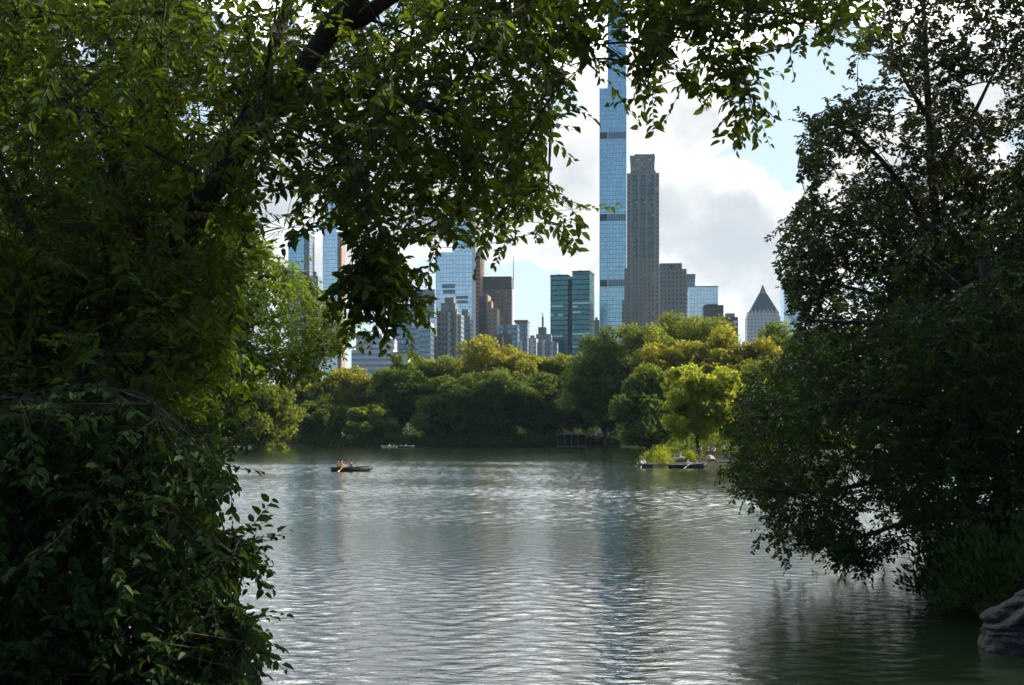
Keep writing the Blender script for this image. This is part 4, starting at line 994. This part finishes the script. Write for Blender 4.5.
building('distant_block', 'small distant grey block with a water tank between the two leftmost towers', 1300, 314, 5, [('shaft', 309, 318, 276, None, 0, 16, FA['greyb']), ('water_tank', 311.5, 315, 271, 276, 5, 4, STONE)], group=GB)

# ---------------------------------------------------------------- haze
hz = box_me('haze', -5200, 5200, -320, 6200, -4, 500)
m, t = new_mat('haze_air')
v_ = t.n('ShaderNodeVolumePrincipled', {'Color': c4((.50, .76, 1.0)), 'Density': .000022, 'Anisotropy': .3})
o = t.n('ShaderNodeOutputMaterial'); t.t.links.new(v_.outputs[0], o.inputs['Volume'])
HAZE = tag(link('haze', hz, m), 'thin bluish summer haze over lake and skyline', kind='stuff')

# ---------------------------------------------------------------- sky, sun
w = bpy.data.worlds.new('World'); sc.world = w; w.use_nodes = True
t = NT(w)
sky = t.n('ShaderNodeTexSky', sky_type='NISHITA', sun_disc=False, sun_elevation=SUN_EL, sun_rotation=SUN_AZ, air_density=1.0, dust_density=1.2, ozone_density=1.2)
dirv = t.n('ShaderNodeTexCoord').outputs['Generated']
def pdir(px, py): return Vector(((px - CX) / F, 1.0, (HY - py) / F)).normalized()
nb = t.n('ShaderNodeTexNoise', {'Vector': dirv, 'Scale': 9.0, 'Detail': 7.0, 'Roughness': .58, 'Distortion': .3})
nz = nb.outputs[0]
warp = t.vmath('SCALE', t.vmath('SUBTRACT', nb.outputs[1], (.5, .5, .5)).outputs[0]); warp.inputs['Scale'].default_value = .035
dw = t.vmath('ADD', dirv, warp.outputs[0]).outputs[0]
def blob(px, py, rx, ry, amp=1.0):
    c = pdir(px, py)
    d = t.vmath('SUBTRACT', dw, tuple(c)).outputs[0]
    d = t.vmath('MULTIPLY', d, (F / rx, F / rx, F / ry)).outputs[0]
    ln = t.n('ShaderNodeVectorMath', {0: d}, operation='LENGTH').outputs['Value']
    return t.math('MULTIPLY', t.math('SUBTRACT', 1.0, ln, clamp=False), amp)
fld = None
for bl in ((725, 245, 92, 66), (668, 226, 50, 46), (790, 285, 60, 40), (690, 122, 62, 30), (655, 70, 90, 50), (780, 0, 100, 36), (570, 170, 48, 60), (550, 240, 80, 26), (430, 225, 100, 36), (620, 262, 60, 24), (250, 170, 110, 70), (1000, 60, 70, 60), (400, 150, 100, 60), (330, 270, 90, 40), (130, 260, 120, 70), (470, 60, 100, 60), (900, 200, 110, 90), (930, 330, 120, 40)):
    q = blob(*bl); fld = q if fld is None else t.math('MAXIMUM', fld, q)
big = t.noise(dirv, 2.6, 4, .55)
fr_ = t.n('ShaderNodeSeparateXYZ', {0: dirv})
front = t.smooth(fr_.outputs[1], .0, .7)
above = t.smooth(fr_.outputs[2], .225, .31)
gen = t.math('ADD', t.math('MULTIPLY', t.math('SUBTRACT', big, .64), 2.2), t.math('MULTIPLY', t.math('MULTIPLY', front, above), .55))  # adds unseen clouds above the frame for brighter water reflections
fld = t.math('MAXIMUM', fld, gen)
nf = t.noise(dirv, 26.0, 5, .6)
dens = t.math('ADD', fld, t.math('ADD', t.math('MULTIPLY', t.math('SUBTRACT', nz, .5), 2.1), t.math('MULTIPLY', t.math('SUBTRACT', nf, .5), .55)))
mask = t.smooth(dens, -.06, .18)
core = t.smooth(dens, .12, .72)
n2 = t.noise(dirv, 11.0, 6, .6)
core = t.math('MULTIPLY', core, t.smooth(n2, .32, .64, .35, 1.0))
CLOUD_W, CLOUD_G = (6.9, 6.75, 6.5, 1), (3.75, 3.95, 4.2, 1)
ccol = t.mix(core, CLOUD_W, CLOUD_G)
sund = t.n('ShaderNodeVectorMath', {0: dirv, 1: (math.sin(SUN_AZ) * math.cos(SUN_EL), math.cos(SUN_AZ) * math.cos(SUN_EL), math.sin(SUN_EL))}, operation='DOT_PRODUCT').outputs['Value']
glow = t.smooth(sund, .72, 1.0, 1.0, 2.2)
backdim = t.smooth(fr_.outputs[1], -.5, .6, .45, 1.0)
ccol = t.vmath('SCALE', ccol); ccol.inputs['Scale'].default_value = 1; t.t.links.new(t.math('MULTIPLY', t.math('MULTIPLY', glow, backdim), t.math('ADD', 1.0, t.math('MULTIPLY', t.math('MULTIPLY', front, above), 4.7))), ccol.inputs['Scale'])  # clouds above the frame are brightened further to light the water
ccol = ccol.outputs[0]
sdot = t.n('ShaderNodeVectorMath', {0: dirv, 1: (math.sin(.35), math.cos(.35), .12)}, operation='DOT_PRODUCT').outputs['Value']
veil = t.mix(t.smooth(sdot, .2, .95, 0, .75), sky.outputs[0], (4.7, 5.7, 6.6, 1))
final = t.mix(mask, veil, ccol)
bg = t.n('ShaderNodeBackground', {'Color': final, 'Strength': .1})
t.n('ShaderNodeOutputWorld', {0: bg.outputs[0]})

sl = bpy.data.lights.new('sun', 'SUN'); sl.energy = 5.0; sl.angle = math.radians(.53); sl.color = (1.0, .88, .66)
so = bpy.data.objects.new('sun', sl); COL.objects.link(so)
sd = Vector((math.sin(SUN_AZ) * math.cos(SUN_EL), math.cos(SUN_AZ) * math.cos(SUN_EL), math.sin(SUN_EL)))
so.rotation_euler = sd.to_track_quat('Z', 'Y').to_euler()

# ---------------------------------------------------------------- camera and render
cam = bpy.data.cameras.new('camera'); cam.lens = 50; cam.sensor_width = 36; cam.clip_end = 20000; cam.clip_start = .1
cam.shift_y = (HY - 342.5) / 1024
co = bpy.data.objects.new('camera', cam); COL.objects.link(co); co.location = (0, 0, EYE); co.rotation_euler = (math.radians(90), 0, 0)
sc.camera = co
sc.render.engine = 'CYCLES'
sc.view_settings.view_transform = 'Standard'; sc.view_settings.look = 'None'; sc.view_settings.gamma = 1; sc.view_settings.exposure = .80
sc.cycles.use_denoising = True; sc.cycles.denoising_input_passes = 'RGB_ALBEDO_NORMAL'; sc.cycles.denoising_prefilter = 'ACCURATE'
try: sc.cycles.denoiser = 'OPENIMAGEDENOISE'
except Exception: pass
sc.cycles.max_bounces = 6; sc.cycles.transparent_max_bounces = 4; sc.cycles.volume_bounces = 1; sc.cycles.transmission_bounces = 4
sc.cycles.sample_clamp_indirect = 4
